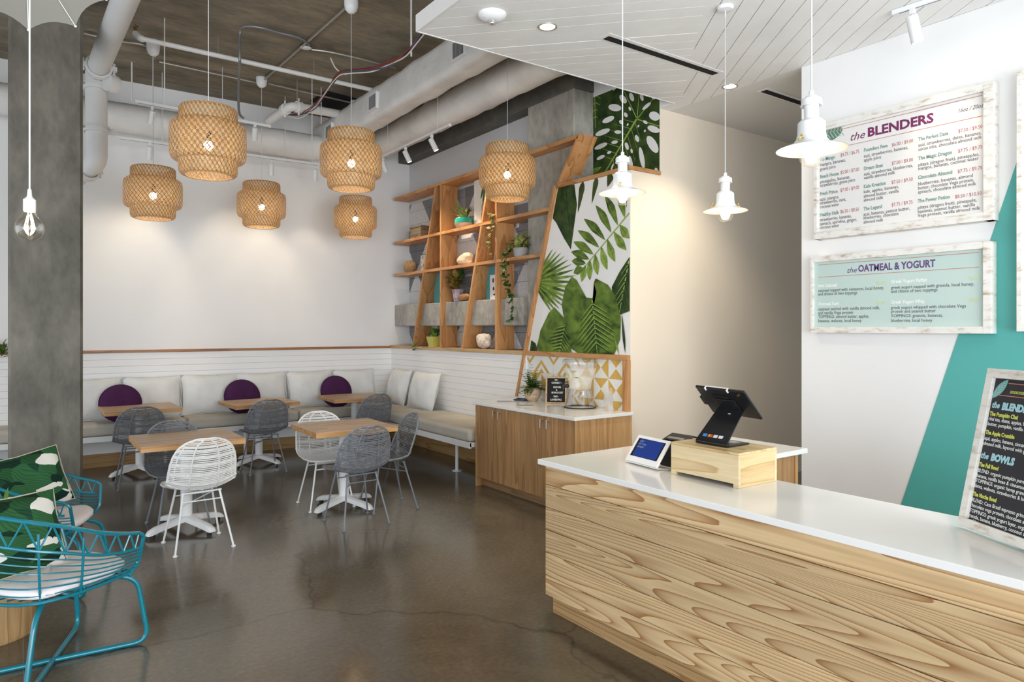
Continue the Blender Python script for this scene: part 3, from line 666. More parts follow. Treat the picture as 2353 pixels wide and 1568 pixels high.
# ------------------------------------------------------------------ L-shaped bench
bn = thing('corner_bench', 'white L-shaped corner bench with steel legs along both walls', 'bench', (3.9, 8.9, 0))
BX, BY, BZ = 3.82, 8.82, .375
MB().box(-4.4, XW-.013, BY, YB-.002, BZ+.012, BZ+.06).build('seat_board', METALW, bn, smooth=False, bevel=.003)
MB().box(BX, XW-.002, 6.10, BY, BZ+.012, BZ+.06).build('seat_board', METALW, bn, smooth=False, bevel=.003)
MB().box(-4.4, BX, BY-.004, BY+.022, BZ, BZ+.061).build('front_rail', METALW, bn, smooth=False, bevel=.002)
MB().box(BX-.004, BX+.022, 6.10, BY-.004, BZ, BZ+.061).build('front_rail', METALW, bn, smooth=False, bevel=.002)
GREYA = plain('grey_bench_apron', (.34, .36, .40), .5)
MB().box(BX+.10, BX+.13, 6.10, BY, BZ-.02, BZ+.012).build('apron', GREYA, bn, smooth=False)
for (x, y) in ((1.386, 8.84), (2.28, 8.86), (-.9, 8.84), (3.3, 8.86), (4.083, 6.795), (4.083, 8.3)):
    m = MB(); m.tube([(x, y, .006), (x, y, BZ+.012)], .019, 12); lg = m.build('leg', METALW, bn)
    MB().lathe([(.001, .008), (.052, .008), (.055, .004), (.055, .0), (.001, 0)], 20, (x, y, 0)).build('foot_plate', METALW, lg)
    lg.children[0].location = (0, 0, 0)
def cushion_box(x0, x1, y0, y1, z0, z1, r=.035):
    """padded seat pad: a box with soft edges and a slightly swollen top"""
    m = MB(); nx, ny = max(4, int((x1-x0)/.12)), max(4, int((y1-y0)/.12))
    def fn(u, v):
        a, b_ = u*2-1, v*2-1
        return Vector((x0+(x1-x0)*u, y0+(y1-y0)*v, z1-.004+.006*math.sin(7*u*(x1-x0)+3*v)*math.cos(5*v*(y1-y0))))
    def ring(d, z): return [(x0+d, y0+d, z), (x1-d, y0+d, z), (x1-d, y1-d, z), (x0+d, y1-d, z)]
    m.box(x0, x1, y0, y1, z0, z1)
    return m
def seatpad(n, *b):
    o = cushion_box(*b).build(n, BENCHC, None, smooth=True, angle=89)
    o.modifiers.new('b', 'BEVEL').width = .04; o.modifiers['b'].segments = 4
    return o
CG = 'bench seat cushions'
xs = [-4.35, -2.35, -.2, 1.62, 2.95, XW-.02]
for i in range(5):
    o = seatpad('seat_cushion', xs[i]+.003, xs[i+1]-.003, BY+.005, YB-.02, BZ+.062, BZ+.195)
    tag(o, ['seat cushion at the far left of the back bench, beyond the column', 'seat cushion on the back bench hidden behind the concrete column', 'seat cushion on the back bench behind the leftmost back table', 'seat cushion on the back bench behind the middle back table', 'seat cushion in the corner of the bench behind the third back table'][i], 'cushion', CG)
o = seatpad('seat_cushion', BX+.005, XW-.02, 6.12, BY-.003, BZ+.062, BZ+.195); tag(o, 'long beige seat cushion on the bench that runs to the oak cabinet', 'cushion', CG)

def pillow_mesh(w, h, t, n=14, seed=0):
    """stuffed square cushion: local x = width, z = height, y = thickness, origin at bottom centre"""
    m = MB(); r = random.Random(seed); ph = [r.uniform(0, 6) for _ in range(4)]
    def prof(a, b_): return (max(0, (1-abs(a)**2.6))*max(0, (1-abs(b_)**2.6)))**.55
    def co(u, v, s):
        a, b_ = u*2-1, v*2-1
        pin = .045*(1-abs(a)**2)*abs(b_)**3 ; pin2 = .045*(1-abs(b_)**2)*abs(a)**3
        x = a*w/2*(1-pin2*1.5); z = h/2+b_*h/2*(1-pin*1.5)
        y = s*t/2*prof(a, b_) + .006*math.sin(6*a+ph[0])*math.sin(5*b_+ph[1]) + .004*math.sin(11*a+ph[2]+4*b_)*prof(a, b_)
        return Vector((x, y, z))
    vs = []; N = n+1
    for s in (1, -1):
        for i in range(N):
            for j in range(N): vs.append(co(i/n, j/n, s))
    fs = []
    for i in range(n):
        for j in range(n):
            a = i*N+j; fs.append((a, a+1, a+N+1, a+N)); b_ = a+N*N; fs.append((b_, b_+N, b_+N+1, b_+1))
    m.add(vs, fs)
    return m
def place(o, loc, rz=0, tilt=0):
    o.matrix_world = Matrix.Translation(loc) @ Matrix.Rotation(rz, 4, 'Z') @ Matrix.Rotation(tilt, 4, 'X')
PZ0 = BZ+.192
PG = 'pale linen bench pillows'
plab = ['pale pillow at the left, half hidden by the concrete column', 'pale pillow right of the first plum cushion', 'pale pillow left of the middle plum cushion',
        'pale pillow right of the middle plum cushion', 'pale pillow left of the third plum cushion', 'pale pillow in the corner behind the third back table']
for i, (x0, x1) in enumerate([(.33, .98), (1.0, 1.62), (1.62, 2.30), (2.28, 2.92), (2.93, 3.56), (3.58, 4.20)]):
    o = pillow_mesh(x1-x0, .50, .19, 14, i).build('bench_pillow', LINEN, None, angle=180); place(o, ((x0+x1)/2, 9.19, PZ0), random.uniform(-.05, .05), -.26)
    tag(o, plab[i], 'pillow', PG)
    e = MB().tube([(-(x1-x0)/2, 0, .0), (-(x1-x0)/2+.012, 0, .25), (-(x1-x0)/2, 0, .5), (0, 0, .488), ((x1-x0)/2, 0, .5), ((x1-x0)/2-.012, 0, .25), ((x1-x0)/2, 0, 0), (0, 0, .012)], .005, 5, closed=True).build('piping', LINEN, o)
for i, (ya, yb_) in enumerate([(9.16, 8.52), (8.44, 7.76)]):
    o = pillow_mesh(abs(yb_-ya), .50, .19, 14, 20+i).build('bench_pillow', LINEN, None, angle=180); place(o, (4.29, (ya+yb_)/2, PZ0), -PI/2+(.04 if i else -.05), -.25)
    tag(o, ['pale pillow on the right bench next to the corner', 'pale pillow on the right bench nearest the oak cabinet'][i], 'pillow', PG)
    MB().tube([(-.32, 0, .0), (-.31, 0, .25), (-.32, 0, .5), (0, 0, .488), (.32, 0, .5), (.31, 0, .25), (.32, 0, 0), (0, 0, .012)], .005, 5, closed=True).build('piping', LINEN, o)
def round_pillow():
    m = MB(); R = .215
    prof = [(.001, .075), (.06, .078), (.13, .072), (.18, .055), (.205, .03), (R, 0), (.205, -.03), (.18, -.055), (.13, -.072), (.06, -.078), (.001, -.075)]
    m.lathe(prof, 32, (0, 0, R), m=Matrix.Rotation(PI/2, 3, 'X')); return m
for i, x in enumerate((.95, 2.29, 3.52)):
    o = round_pillow().build('round_cushion', PURPLE, None, angle=80); place(o, (x, 8.97, PZ0), 0, -.30)
    tag(o, ['round plum cushion behind the leftmost back table', 'round plum cushion behind the middle back table', 'round plum cushion behind the third back table'][i], 'cushion', 'round plum cushions')
    MB().tube([Vector((.217*math.cos(a), 0, .215+.217*math.sin(a))) for a in [2*PI*k/32 for k in range(32)]], .005, 5, closed=True).build('piping', PURPLE, o)
    MB().lathe([(.001, .006), (.016, .004), (.018, 0)], 12, (0, -.078, .215), m=Matrix.Rotation(PI/2, 3, 'X')).build('button', PURPLE, o)

# ------------------------------------------------------------------ oak side cabinet with quartz top
cb = thing('side_cabinet', 'oak drinks cabinet with four doors under the gold tiles', 'cabinet', (4.18, 5.24, 0))
CX0, CY0, CY1, CZ1 = 3.846, 4.47, 6.03, .843
MB().box(CX0+.022, 4.52, CY0+.004, CY1-.021, .10, CZ1).build('body', OAKV, cb, smooth=False)
MB().box(CX0, 4.52, CY1-.020, CY1, 0, CZ1).build('side_panel', OAKV2, cb, smooth=False, bevel=.0015)
MB().box(CX0+.001, 4.52, CY0-.016, CY0+.003, .0, CZ1).build('side_panel', OAKV2, cb, smooth=False, bevel=.0015)
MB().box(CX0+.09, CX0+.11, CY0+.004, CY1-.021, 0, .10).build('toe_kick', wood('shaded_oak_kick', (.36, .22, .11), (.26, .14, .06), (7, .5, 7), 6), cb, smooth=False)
dy = [CY1-.022] + [PX(x, 900, CX0).y for x in (1144, 1196, 1255)] + [CY0-.012]
for i in range(4):
    d = MB().box(CX0, CX0+.02, dy[i+1]+.0016, dy[i]-.0016, .102, CZ1-.004).build('door', OAKV, cb, smooth=False, bevel=.0015)
    hy = dy[i+1]+.045 if i % 2 == 0 else dy[i]-.045
    m = MB(); m.tube([(CX0-.034, hy, .735), (CX0-.034, hy, .815)], .006, 8); m.tube([(CX0-.034, hy, .795), (CX0, hy, .795)], .005, 8)
    h = m.build('handle', CHROME, cb); h.parent = d; h.location = (0, 0, 0)
ct = thing('cabinet_top', 'white quartz top of the oak side cabinet with two round cut-outs', 'worktop', (4.18, 5.24, CZ1))
m = MB().box(CX0-.022, 4.522, CY0-.032, CY1+.025, CZ1+.0005, CZ1+.031).build('slab', QUARTZ, ct, smooth=False, bevel=.003)
for (x, y) in ((4.08, 5.83), (4.03, 5.42)):
    MB().lathe([(.085, .0), (.085, .0035), (.078, .0035), (.078, .0012), (.001, .0012)], 28, (x, y, CZ1+.031)).build('cutout_ring', plain('grey_liner', (.42, .42, .42), .5), ct)

# ------------------------------------------------------------------ service counter
co = thing('service_counter', 'long service counter clad in striped fir planks', 'counter', (2.8, 1.5, 0))
YK0 = -1.6
MB().box(2.485, 2.99, YK0, 3.085, .10, .849).build('core', FIRB, co, smooth=False)
MB().box(2.99, 3.95, 2.475, 3.085, .0, .849).build('return_body', OAKV, co, smooth=False)
zb = [.103, .215, .345, .475, .605, .735, .849]
for i in range(6):
    MB().box(2.46, 2.484, YK0, 3.112, zb[i]+.0012, zb[i+1]-.0012).build('plank', FIR, co, smooth=False, bevel=.004)
    MB().box(2.4845, 3.95, 3.088, 3.112, zb[i]+.0012, zb[i+1]-.0012).build('plank', wood('striped_fir_end', (.66, .47, .255), (.36, .185, .07), (.26, 1, 4.2), 46, .5, .42, .30, .38) if i == 0 else bpy.data.materials['striped_fir_end'], co, smooth=False, bevel=.004)
MB().box(2.498, 2.52, YK0, 3.088, 0, .10).build('toe_kick', FIRB, co, smooth=False)
MB().box(2.52, 3.95, 3.06, 3.084, 0, .10).build('toe_kick', FIRB, co, smooth=False)
MB().box(3.93, 3.96, 2.468, 3.087, 0, .849).build('end_panel', OAKV2, co, smooth=False)
L = [(2.424, 3.139), (2.424, YK0), (3.05, YK0), (3.05, 2.432), (4.01, 2.432), (4.01, 3.139)]
o = MB().prism([(x, y, .85) for x, y in L], (0, 0, .03)).build('countertop', QUARTZ, None, smooth=False, bevel=.003)
tag(o, 'white quartz L-shaped countertop on the striped fir counter', 'worktop')

# ------------------------------------------------------------------ pedestal tables
def make_table():
    t = thing('cafe_table', '', 'table', world=False, group='square oak tables with white pedestals')
    W, D, Z, T = .745, .69, .75, .045
    top = MB().box(-W/2, W/2, -D/2, D/2, Z-T, Z).build('table_top', OAKT, t, smooth=False, bevel=.003)
    MB().box(-W/2-.001, W/2+.001, -D/2-.001, -D/2+.004, Z-T-.0005, Z-.003).build('edge_strip', OAKE, top, smooth=False)
    MB().box(-W/2-.001, -W/2+.004, -D/2+.004, D/2+.001, Z-T-.0005, Z-.003).build('edge_strip', OAKE, top, smooth=False)
    MB().lathe([(.001, Z-T-.001), (.10, Z-T-.001), (.10, Z-T-.012), (.045, Z-T-.02), (.045, .10), (.001, .10)], 24).build('column', METALW, t)
    for k in range(4):
        a = k*PI/2+.42; d = Vector((math.cos(a), math.sin(a), 0)); n = Vector((-d.y, d.x, 0))
        prof = [(.0, .125, .075, .05), (.06, .110, .070, .045), (.18, .092, .050, .036), (.27, .078, .036, .034), (.315, .060, .026, .033), (.335, .040, .024, .026), (.338, .026, .024, .018)]
        m = MB(); vs = []
        for (s, zt, zb_, hw) in prof:
            for (q, z) in ((-hw, zb_), (hw, zb_), (hw*.9, zt-.008), (hw*.55, zt), (-hw*.55, zt), (-hw*.9, zt-.008)): vs.append(d*s+n*q+Vector((0, 0, z)))
        fs = [(i*6+j, i*6+(j+1) % 6, (i+1)*6+(j+1) % 6, (i+1)*6+j) for i in range(len(prof)-1) for j in range(6)]+[tuple(range((len(prof)-1)*6, len(prof)*6)), (5, 4, 3, 2, 1, 0)]
        m.add(vs, fs); lg = m.build('base_leg', METALW, t, angle=35)
        MB().lathe([(.001, .026), (.018, .026), (.02, .0), (.001, 0)], 12, d*.29).build('glide', RUBBER, lg)
    return t
tb = make_table(); tb.location = (1.105, 8.70, 0); tb['label'] = 'square oak table in front of the bench, leftmost, by the concrete column'
dup(tb, (2.36, 8.55, 0), .05, 'square oak table in front of the bench, middle of the back three')
dup(tb, (3.56, 8.50, 0), -.06, 'square oak table in the bench corner, rightmost of the back three')
dup(tb, (1.11, 6.10, 0), .35, 'square oak table with the white chair in front, nearest the teal chairs')
dup(tb, (2.41, 6.00, 0), -.12, 'square oak table ringed by three chairs in the middle of the floor')
for o, rz in ((tb, 0), (bpy.data.objects['cafe_table.003'], 0.0), (bpy.data.objects['cafe_table.004'], -.02)): o.rotation_euler = (0, 0, rz)

# ------------------------------------------------------------------ rattan shell chairs
def make_chair(rat, steel):
    """faces +y; seat at .44, back top at .83"""
    t = thing('rattan_chair', '', 'chair', world=False)
    def sec(s):
        """spine of the shell, s from 0 (front of seat) to 1 (top of back): y, z, half width, cup"""
        K = [(0, .225, .445, .205, .012), (.18, .12, .432, .232, .030), (.36, -.03, .428, .236, .045), (.46, -.125, .440, .236, .060), (.55, -.175, .480, .238, .070), (.66, -.205, .56, .232, .070), (.76, -.227, .635, .225, .062), (.84, -.243, .695, .211, .054), (.90, -.255, .742, .190, .047), (.94, -.263, .775, .165, .040), (.97, -.269, .803, .128, .030), (.99, -.273, .822, .082, .018), (1, -.275, .832, .045, .008)]
        for i in range(len(K)-1):
            if s <= K[i+1][0]:
                t_ = (s-K[i][0])/(K[i+1][0]-K[i][0]); t_ = t_*t_*(3-2*t_)*.5+t_*.5
                return [K[i][j]+(K[i+1][j]-K[i][j])*t_ for j in range(1, 5)]
        return list(K[-1][1:])
    def pt(s, q):
        y, z, hw, cup = sec(s)
        y2, z2 = sec(min(1, s+.01))[:2]; y1, z1 = sec(max(0, s-.01))[:2]
        tv = Vector((0, y2-y1, z2-z1)).normalized(); nv = Vector((0, tv.z, -tv.y))
        if nv.z < 0 and s < .3: nv = -nv
        nv = Vector((0, -tv.z, tv.y)) if True else nv      # towards the sitter
        nv = -nv if nv.dot(Vector((0, .6, .8))) < 0 else nv
        return Vector((hw*q, y, z)) + nv*cup*(abs(q)**2.2)
    # rim
    SS = [i/20*.84 for i in range(20)]+[.84+.16*(1-(1-j/12)**2) for j in range(13)]
    rim = [pt(s, 1) for s in SS]
    top = [pt(1, q/5) for q in range(4, -5, -1)]
    loop = rim + top + [pt(s, -1) for s in SS[::-1]] + [pt(0, q/5) for q in range(-4, 5)]
    MB().tube(loop, .0085, 6, closed=True).build('rim', rat, t)
    inner = [pt(.04+.90*i/24, .86) for i in range(25)] + [pt(.94, q/5*.86) for q in range(4, -5, -1)] + [pt(.04+.90*i/24, -.86) for i in range(24, -1, -1)]
    MB().tube(inner, .005, 5).build('inner_rim', rat, t)
    for q in (-.42, .42): MB().tube([pt(i/22, q)+Vector((0, -.004, -.003)) for i in range(23)], .0055, 5).build('rib', rat, t)
    MB().tube([pt(.1+i/16*.38, .0)+Vector((0, 0, -.006)) for i in range(17)], .0055, 5).build('rib', rat, t)
    m = MB(); n = 66
    for i in range(n):
        s = .012+.975*i/(n-1)
        m.tube([pt(s, -1+2*k/8) for k in range(9)], .0046, 4, cap=False)
    m.build('woven_strands', rat, t, kind='stuff')
    for sx in (-1, 1):
        for sy in (-1, 1):
            a = Vector((sx*.125, .13 if sy > 0 else -.10, .425)); b_ = Vector((sx*.20, .205 if sy > 0 else -.205, .008))
            lg = MB().tube([a, b_], [.0085, .0075], 8).build('leg', steel, t)
            MB().lathe([(.001, .012), (.015, .012), (.017, .006), (.015, 0), (.001, 0)], 12, (b_.x, b_.y, 0)).build('foot_cap', steel, lg)
    def lp(sx, sy, k): return Vector((sx*(.125+.075*k), (.13+.075*k) if sy > 0 else (-.10-.105*k), .425-.417*k))
    m = MB(); m.tube([lp(-1, -1, .16), lp(1, -1, .16)], .005, 6); m.build('stretcher', steel, t)
    m = MB(); m.tube([lp(-1, 1, .16), lp(1, 1, .16)], .005, 6); m.build('stretcher', steel, t)
    m = MB(); m.tube([lp(-1, -1, .22), lp(1, 1, .16)], .005, 6); m.build('stretcher', steel, t)
    MB().box(-.14, .14, -.11, -.085, .415, .425).build('seat_support', steel, t, smooth=False); MB().box(-.14, .14, .115, .14, .415, .425).build('seat_support', steel, t, smooth=False)
    return t
cw = make_chair(RATW, METALW); cg = make_chair(RATG, STEELG)
GW, GG = 'white rattan chairs', 'grey rattan chairs'
cw['group'] = GW; cg['group'] = GG
cw.location = (1.10, 5.60, 0); cw.rotation_euler = (0, 0, .03); cw['label'] = 'white rattan chair seen from behind at the front left table'
dup(cw, (2.31, 6.19, 0), PI-.06, 'white rattan chair tucked under the table in the middle of the floor')
cg.location = (1.02, 8.12, 0); cg.rotation_euler = (0, 0, -.03); cg['label'] = 'grey rattan chair at the leftmost back table'
dup(cg, (1.08, 6.27, 0), PI+.04, 'grey rattan chair facing us across the front left table')
dup(cg, (2.28, 8.08, 0), .0, 'grey rattan chair at the middle back table')
dup(cg, (3.52, 7.98, 0), .10, 'grey rattan chair at the back table in the bench corner')
dup(cg, (2.315, 5.49, 0), .03, 'grey rattan chair seen from behind, nearest us at the middle table')
dup(cg, (2.755, 5.80, 0), PI/2-.1, 'grey rattan chair on the right side of the middle table, facing left')
# ------------------------------------------------------------------ teal wire armchairs (face +x)
def make_wire_chair():
    t = thing('wire_armchair', '', 'armchair', world=False, group='teal wire armchairs')
    def plan(u):
        """top outline from the near arm front (u=0) round the back (u=.5) to the far arm front (u=1)"""
        P = [(.235, -.300, .60), (.14, -.312, .625), (.0, -.318, .67), (-.15, -.30, .735), (-.28, -.215, .785), (-.335, 0, .81), (-.28, .215, .785), (-.15, .30, .735), (.0, .318, .67), (.14, .312, .625), (.235, .300, .60)]
        q = u*10; i = min(9, int(q)); return P, i, q-i
    Pk = [Vector(p) for p in plan(0)[0]]; topc = spline(Pk, 6)
    n = len(topc)
    def seatpt(i):
        p = topc[i]; s = .83; return Vector((p.x*.92+.02, p.y*s, .40))
    def mid(i, k):
        """k=0 top rail .. 1 seat edge, bowl shaped"""
        a, b_ = topc[i], seatpt(i); c = (1-k); sh = k**2.2
        return Vector((a.x+(b_.x-a.x)*sh, a.y+(b_.y-a.y)*sh, a.z+(b_.z-a.z)*k))
    fr_near = fillet([topc[0], topc[0]+Vector((.035, .004, -.015)), mid(0, .98)+Vector((.045, 0, .0)), mid(2, 1.0)], .04, 5)
    MB().tube(topc, .0095, 8).build('top_rail', TEAL, t)
    drop = lambda i: .075+.055*math.sin(PI*i/(n-1))
    def rail2(i): k = drop(i)/(topc[i].z-.40); return mid(i, k)
    r2 = [rail2(i) for i in range(n)]; MB().tube(r2, .0075, 7).build('second_rail', TEAL, t)
    for s in (0, n-1):
        a = topc[s]; b_ = mid(s, .97)
        MB().tube(fillet([topc[s], a+Vector((.03, 0, -.02)), b_+Vector((.035, 0, .03)), b_+Vector((-.02, 0, -.02))], .045, 5), .0095, 8).build('arm_front', TEAL, t)
    # zigzag between the rails
    m = MB(); step = 4
    for i in range(0, n-1, step):
        j = min(n-1, i+step); mi = (i+j)//2
        m.tube([topc[i], r2[mi]], .0045, 5); m.tube([r2[mi], topc[j]], .0045, 5)
    m.build('zigzag_wire', TEAL, t)
    for k in range(1, 7):
        kk = lambda i: drop(i)/(topc[i].z-.40)+(1-drop(i)/(topc[i].z-.40))*(k/7.0)
        MB().tube([mid(i, kk(i))+Vector((.03*(1 if i in (0, n-1) else 0), 0, 0)) for i in range(n)], .0038, 5).build('side_wire', TEAL, t)
    MB().tube([seatpt(i) for i in range(n)], .008, 7).build('seat_rail', TEAL, t)
    for i in (15, 45, 22, 38): MB().tube([mid(i, k/8*(1-0)+0) for k in range(1, 9)], .006, 6).build('upright_wire', TEAL, t)
    for q in range(-4, 5):
        y = q*.052; xr = -.25+.09*(abs(q)/4)**2
        MB().tube([(.235, y, .40), (.1, y, .385), (-.1, y, .385), (xr, y, .40)], .0035, 5).build('seat_wire', TEAL, t)
    MB().tube([(.238, -.250, .40), (.238, .250, .40)], .008, 7).build('seat_front_rail', TEAL, t)
    # two crossing sled tubes
    for s in (-1, 1):
        p = [(.20, s*.16, .385), (.29, s*.225, .34), (.335, s*.255, .013), (-.29, -s*.235, .013), (-.22, -s*.20, .33), (-.12, -s*.13, .385)]
        MB().tube(fillet(p, .075, 7), .0125, 10).build('sled_leg', TEAL, t)
    MB().tube([(.20, -.16, .385), (-.12, -.13, .385)], .010, 8).build('seat_bar', TEAL, t); MB().tube([(.20, .16, .385), (-.12, .13, .385)], .010, 8).build('seat_bar', TEAL, t)
    # seat pad with a pointed, curved front
    m = MB(); K = 28
    def out(a):
        c, s = math.cos(a), math.sin(a); x = .275*math.copysign(abs(c)**.6, c)+.0; y = .262*math.copysign(abs(s)**.6, s)
        return x, y
    vs = []; rings = [(0.0, .412, .90), (1, .425, 1.0), (2, .447, 1.01), (3, .462, .96), (4, .468, .80), (5, .472, .4), (6, .472, .01)]
    for (_, z, sc_) in rings:
        for k in range(K):
            x, y = out(2*PI*k/K); vs.append((x*sc_, y*sc_, z+.004*math.sin(5*x*8)))
    fs = [(i*K+k, i*K+(k+1) % K, (i+1)*K+(k+1) % K, (i+1)*K+k) for i in range(len(rings)-1) for k in range(K)]+[tuple(range(K-1, -1, -1))]
    m.add(vs, fs); m.build('seat_pad', SEATC, t, angle=70)
    return t
wc = make_wire_chair(); wc.location = (.13, 4.03, 0); wc.rotation_euler = (0, 0, math.radians(34)); wc['label'] = 'teal wire armchair in the lower left corner, nearest us'
wc2 = dup(wc, (.10, 5.20, 0), math.radians(-20), 'teal wire armchair behind the first one, against the concrete column')
for i, (c_, rz, lab) in enumerate(((wc, math.radians(34), 'leaf-print cushion on the nearer teal armchair'), (wc2, math.radians(-20), 'leaf-print cushion on the teal armchair by the column'))):
    o = pillow_mesh(.46 if i == 0 else .48, .38 if i == 0 else .38, .17, 14, 40+i).build('leaf_print_cushion', PALM, None, angle=180)
    p, yaw = ((PD(48, 1330, 3.24), math.radians(34)), (PD(84, 1188, 4.38), math.radians(24)))[i]
    o.matrix_world = Matrix.Translation((p.x, p.y, .468)) @ Matrix.Rotation(yaw, 4, 'Z') @ Matrix.Rotation(-.36, 4, 'X') @ Matrix.Rotation(-.14 if i else .05, 4, 'Y')
    tag(o, lab, 'cushion', 'leaf-print cushions')
    w = (.46 if i == 0 else .48)/2; h = .38
    MB().tube([(-w, 0, 0), (-w+.012, 0, h/2), (-w, 0, h), (0, 0, h-.012), (w, 0, h), (w-.012, 0, h/2), (w, 0, 0), (0, 0, .012)], .004, 5, closed=True).build('piping', plain('cream_piping', (.5, .48, .36), .8), o)
# log stool with a small plant between the two chairs
st = thing('log_stool', 'log side table between the two teal armchairs', 'stool', (-.13, 4.60, 0))
m = MB(); m.lathe([(.205, 0), (.21, .02), (.208, .38), (.20, .40)], 40, (-.13, 4.60, 0), cap0=True, cap1=True); m.build('log', STUMP, st)
def leaf_quad(m, base, d, up, ln, w, bend=.3):
    d = Vector(d).normalized(); up = Vector(up); s = d.cross(up)
    s = s.normalized() if s.length > 1e-5 else Vector((1, 0, 0)); n = s.cross(d).normalized()
    b_ = Vector(base); a = b_+d*ln*.35+n*ln*bend*.18; c = b_+d*ln*.72+n*ln*bend*.10; e = b_+d*ln-n*ln*bend*.25
    m.add([b_, a+s*w*.5, a+n*(-w*.08), a-s*w*.5, c+s*w*.42, c+n*(-w*.08), c-s*w*.42, e], [(0, 2, 1), (0, 3, 2), (1, 2, 5, 4), (2, 3, 6, 5), (4, 5, 7), (5, 6, 7)])
def foliage(c, n, r, hgt, ln, w, seed, up=.5, low=-.1):
    m = MB(); R = random.Random(seed); c = Vector(c)
    for i in range(n):
        a = R.uniform(0, 2*PI); e = R.uniform(low, 1.2); k = R.random()**.5
        p = c+Vector((math.cos(a)*r*k*.6, math.sin(a)*r*k*.6, R.random()*hgt))
        d = Vector((math.cos(a)*math.cos(e), math.sin(a)*math.cos(e), math.sin(e)+up*.3))
        leaf_quad(m, p, d, (0, 0, 1), ln*R.uniform(.7, 1.25), w*R.uniform(.8, 1.2))
    return m
pl = thing('potted_plant', 'small potted plant on the log table between the teal chairs', 'plant', (-.10, 4.56, .401))
MB().lathe([(.001, .401), (.06, .401), (.075, .47), (.08, .53), (.072, .53), (.07, .515), (.001, .515)], 24, (-.10, 4.56, 0)).build('pot', WHITEPL, pl)
foliage((-.08, 4.54, .53), 60, .11, .10, .13, .025, 5).build('foliage', GREEN1, pl, kind='stuff')
pl = thing('potted_plant', 'leafy plant on the brown bench cap, left of the column', 'plant', (-.24, 9.40, 1.37))
MB().lathe([(.001, 1.3705), (.05, 1.3705), (.06, 1.45), (.052, 1.45), (.001, 1.44)], 20, (-.24, 9.395, 0)).build('pot', WHITEPL, pl)
foliage((-.20, 9.30, 1.30), 40, .12, .16, .10, .06, 6).build('foliage', GREEN1, pl, kind='stuff')

# ------------------------------------------------------------------ woven basket pendants
def make_basket():
    t = thing('basket_pendant', '', 'lamp', world=False, group='woven bamboo basket pendants')
    prof = [(.170, .515), (.200, .522), (.211, .505), (.212, .43), (.214, .405), (.245, .402), (.268, .385), (.275, .355), (.276, .25), (.275, .155), (.266, .125), (.246, .111), (.216, .108), (.212, .08), (.211, .03), (.200, .004), (.175, .0)]
    L_ = [0]
    for i in range(1, len(prof)): L_.append(L_[-1]+math.hypot(prof[i][0]-prof[i-1][0], prof[i][1]-prof[i-1][1]))
    def at(s):
        s *= L_[-1]
        for i in range(1, len(prof)):
            if s <= L_[i]+1e-9:
                k = (s-L_[i-1])/(L_[i]-L_[i-1]); return [prof[i-1][j]+(prof[i][j]-prof[i-1][j])*k for j in (0, 1)]
        return list(prof[-1])
    def weave(fn, nr, turn, w, steps, off=.0008):
        m = MB()
        for dr in (1, -1):
            for k in range(nr):
                vs = []
                for i in range(steps+1):
                    s = i/steps; r, z = fn(s); a = 2*PI*k/nr+dr*turn*s; r += off*dr
                    hw = w/2/max(r, .05)
                    for q in (-1, 1): vs.append((r*math.cos(a+q*hw), r*math.sin(a+q*hw), z))
                m.cur = 1 if (k % 2 == 0) else 0
                m.add(vs, [(2*i, 2*i+1, 2*i+3, 2*i+2) for i in range(steps)])
        return m
    weave(at, 80, 1.9, .0084, 40).build('woven_shade', [BAMBOO, BAMBOO_SHADE], t, kind='stuff')
    weave(lambda s: (.207, .50-.485*s), 36, 1.3, .0060, 10).build('inner_shade', [BAMBOO, BAMBOO], t, kind='stuff')
    for (r, z) in ((.172, .516), (.173, .001)): MB().tube([(r*math.cos(2*PI*k/40), r*math.sin(2*PI*k/40), z) for k in range(40)], .006, 6, closed=True).build('hoop', BAMBOO, t)
    m = MB(); m.ball((0, 0, .235), .036, 16, 10); b_ = m.build('bulb', BULB, t)
    m = MB(); m.lathe([(.020, .268), (.021, .33), (.012, .345), (.003, .36)], 14); m.build('socket', BLACK, t)
    return t
bk = make_basket()
baskets = [(479, 328, 164, 'big basket pendant at the upper left, nearest us of the left group'), (352, 445, 123, 'leftmost basket pendant hanging beyond the column'),
           (601, 472, 107, 'basket pendant over the middle back table'), (807, 370, 140, 'basket pendant over the middle of the floor, the upper of the overlapping pair'),
           (817, 500, 97, 'small-looking basket pendant just below another one, over the bench corner'), (1166, 397, 131, 'basket pendant hanging in front of the cedar shelf')]
dome = MB(); dome.lathe([(.001, -.115), (.010, -.115), (.030, -.108), (.052, -.085), (.062, -.05), (.064, 0), (.001, 0)], 24)
for i, (x, y, w, lab) in enumerate(baskets):
    D = FPX*.552/w; p = PD(x, y, D); loc = (p.x, p.y, p.z-.258)
    r = bk if i == 0 else dup(bk, loc, .7*i, lab)
    r.location = loc; r['label'] = lab
    zc = (ZC if i != 4 else 4.03)-loc[2]-.002      # the fifth one hangs from under the square duct
    cd = MB().tube([(0, 0, .34), (0, 0, zc-.1)], .0028, 6).build('cord', METALW, r)
    cn = bpy.data.objects.new('canopy', dome.mesh('canopy', METALW)) if i == 0 else cn.copy()
    COL.objects.link(cn); cn.parent = r; cn.location = (0, 0, zc)
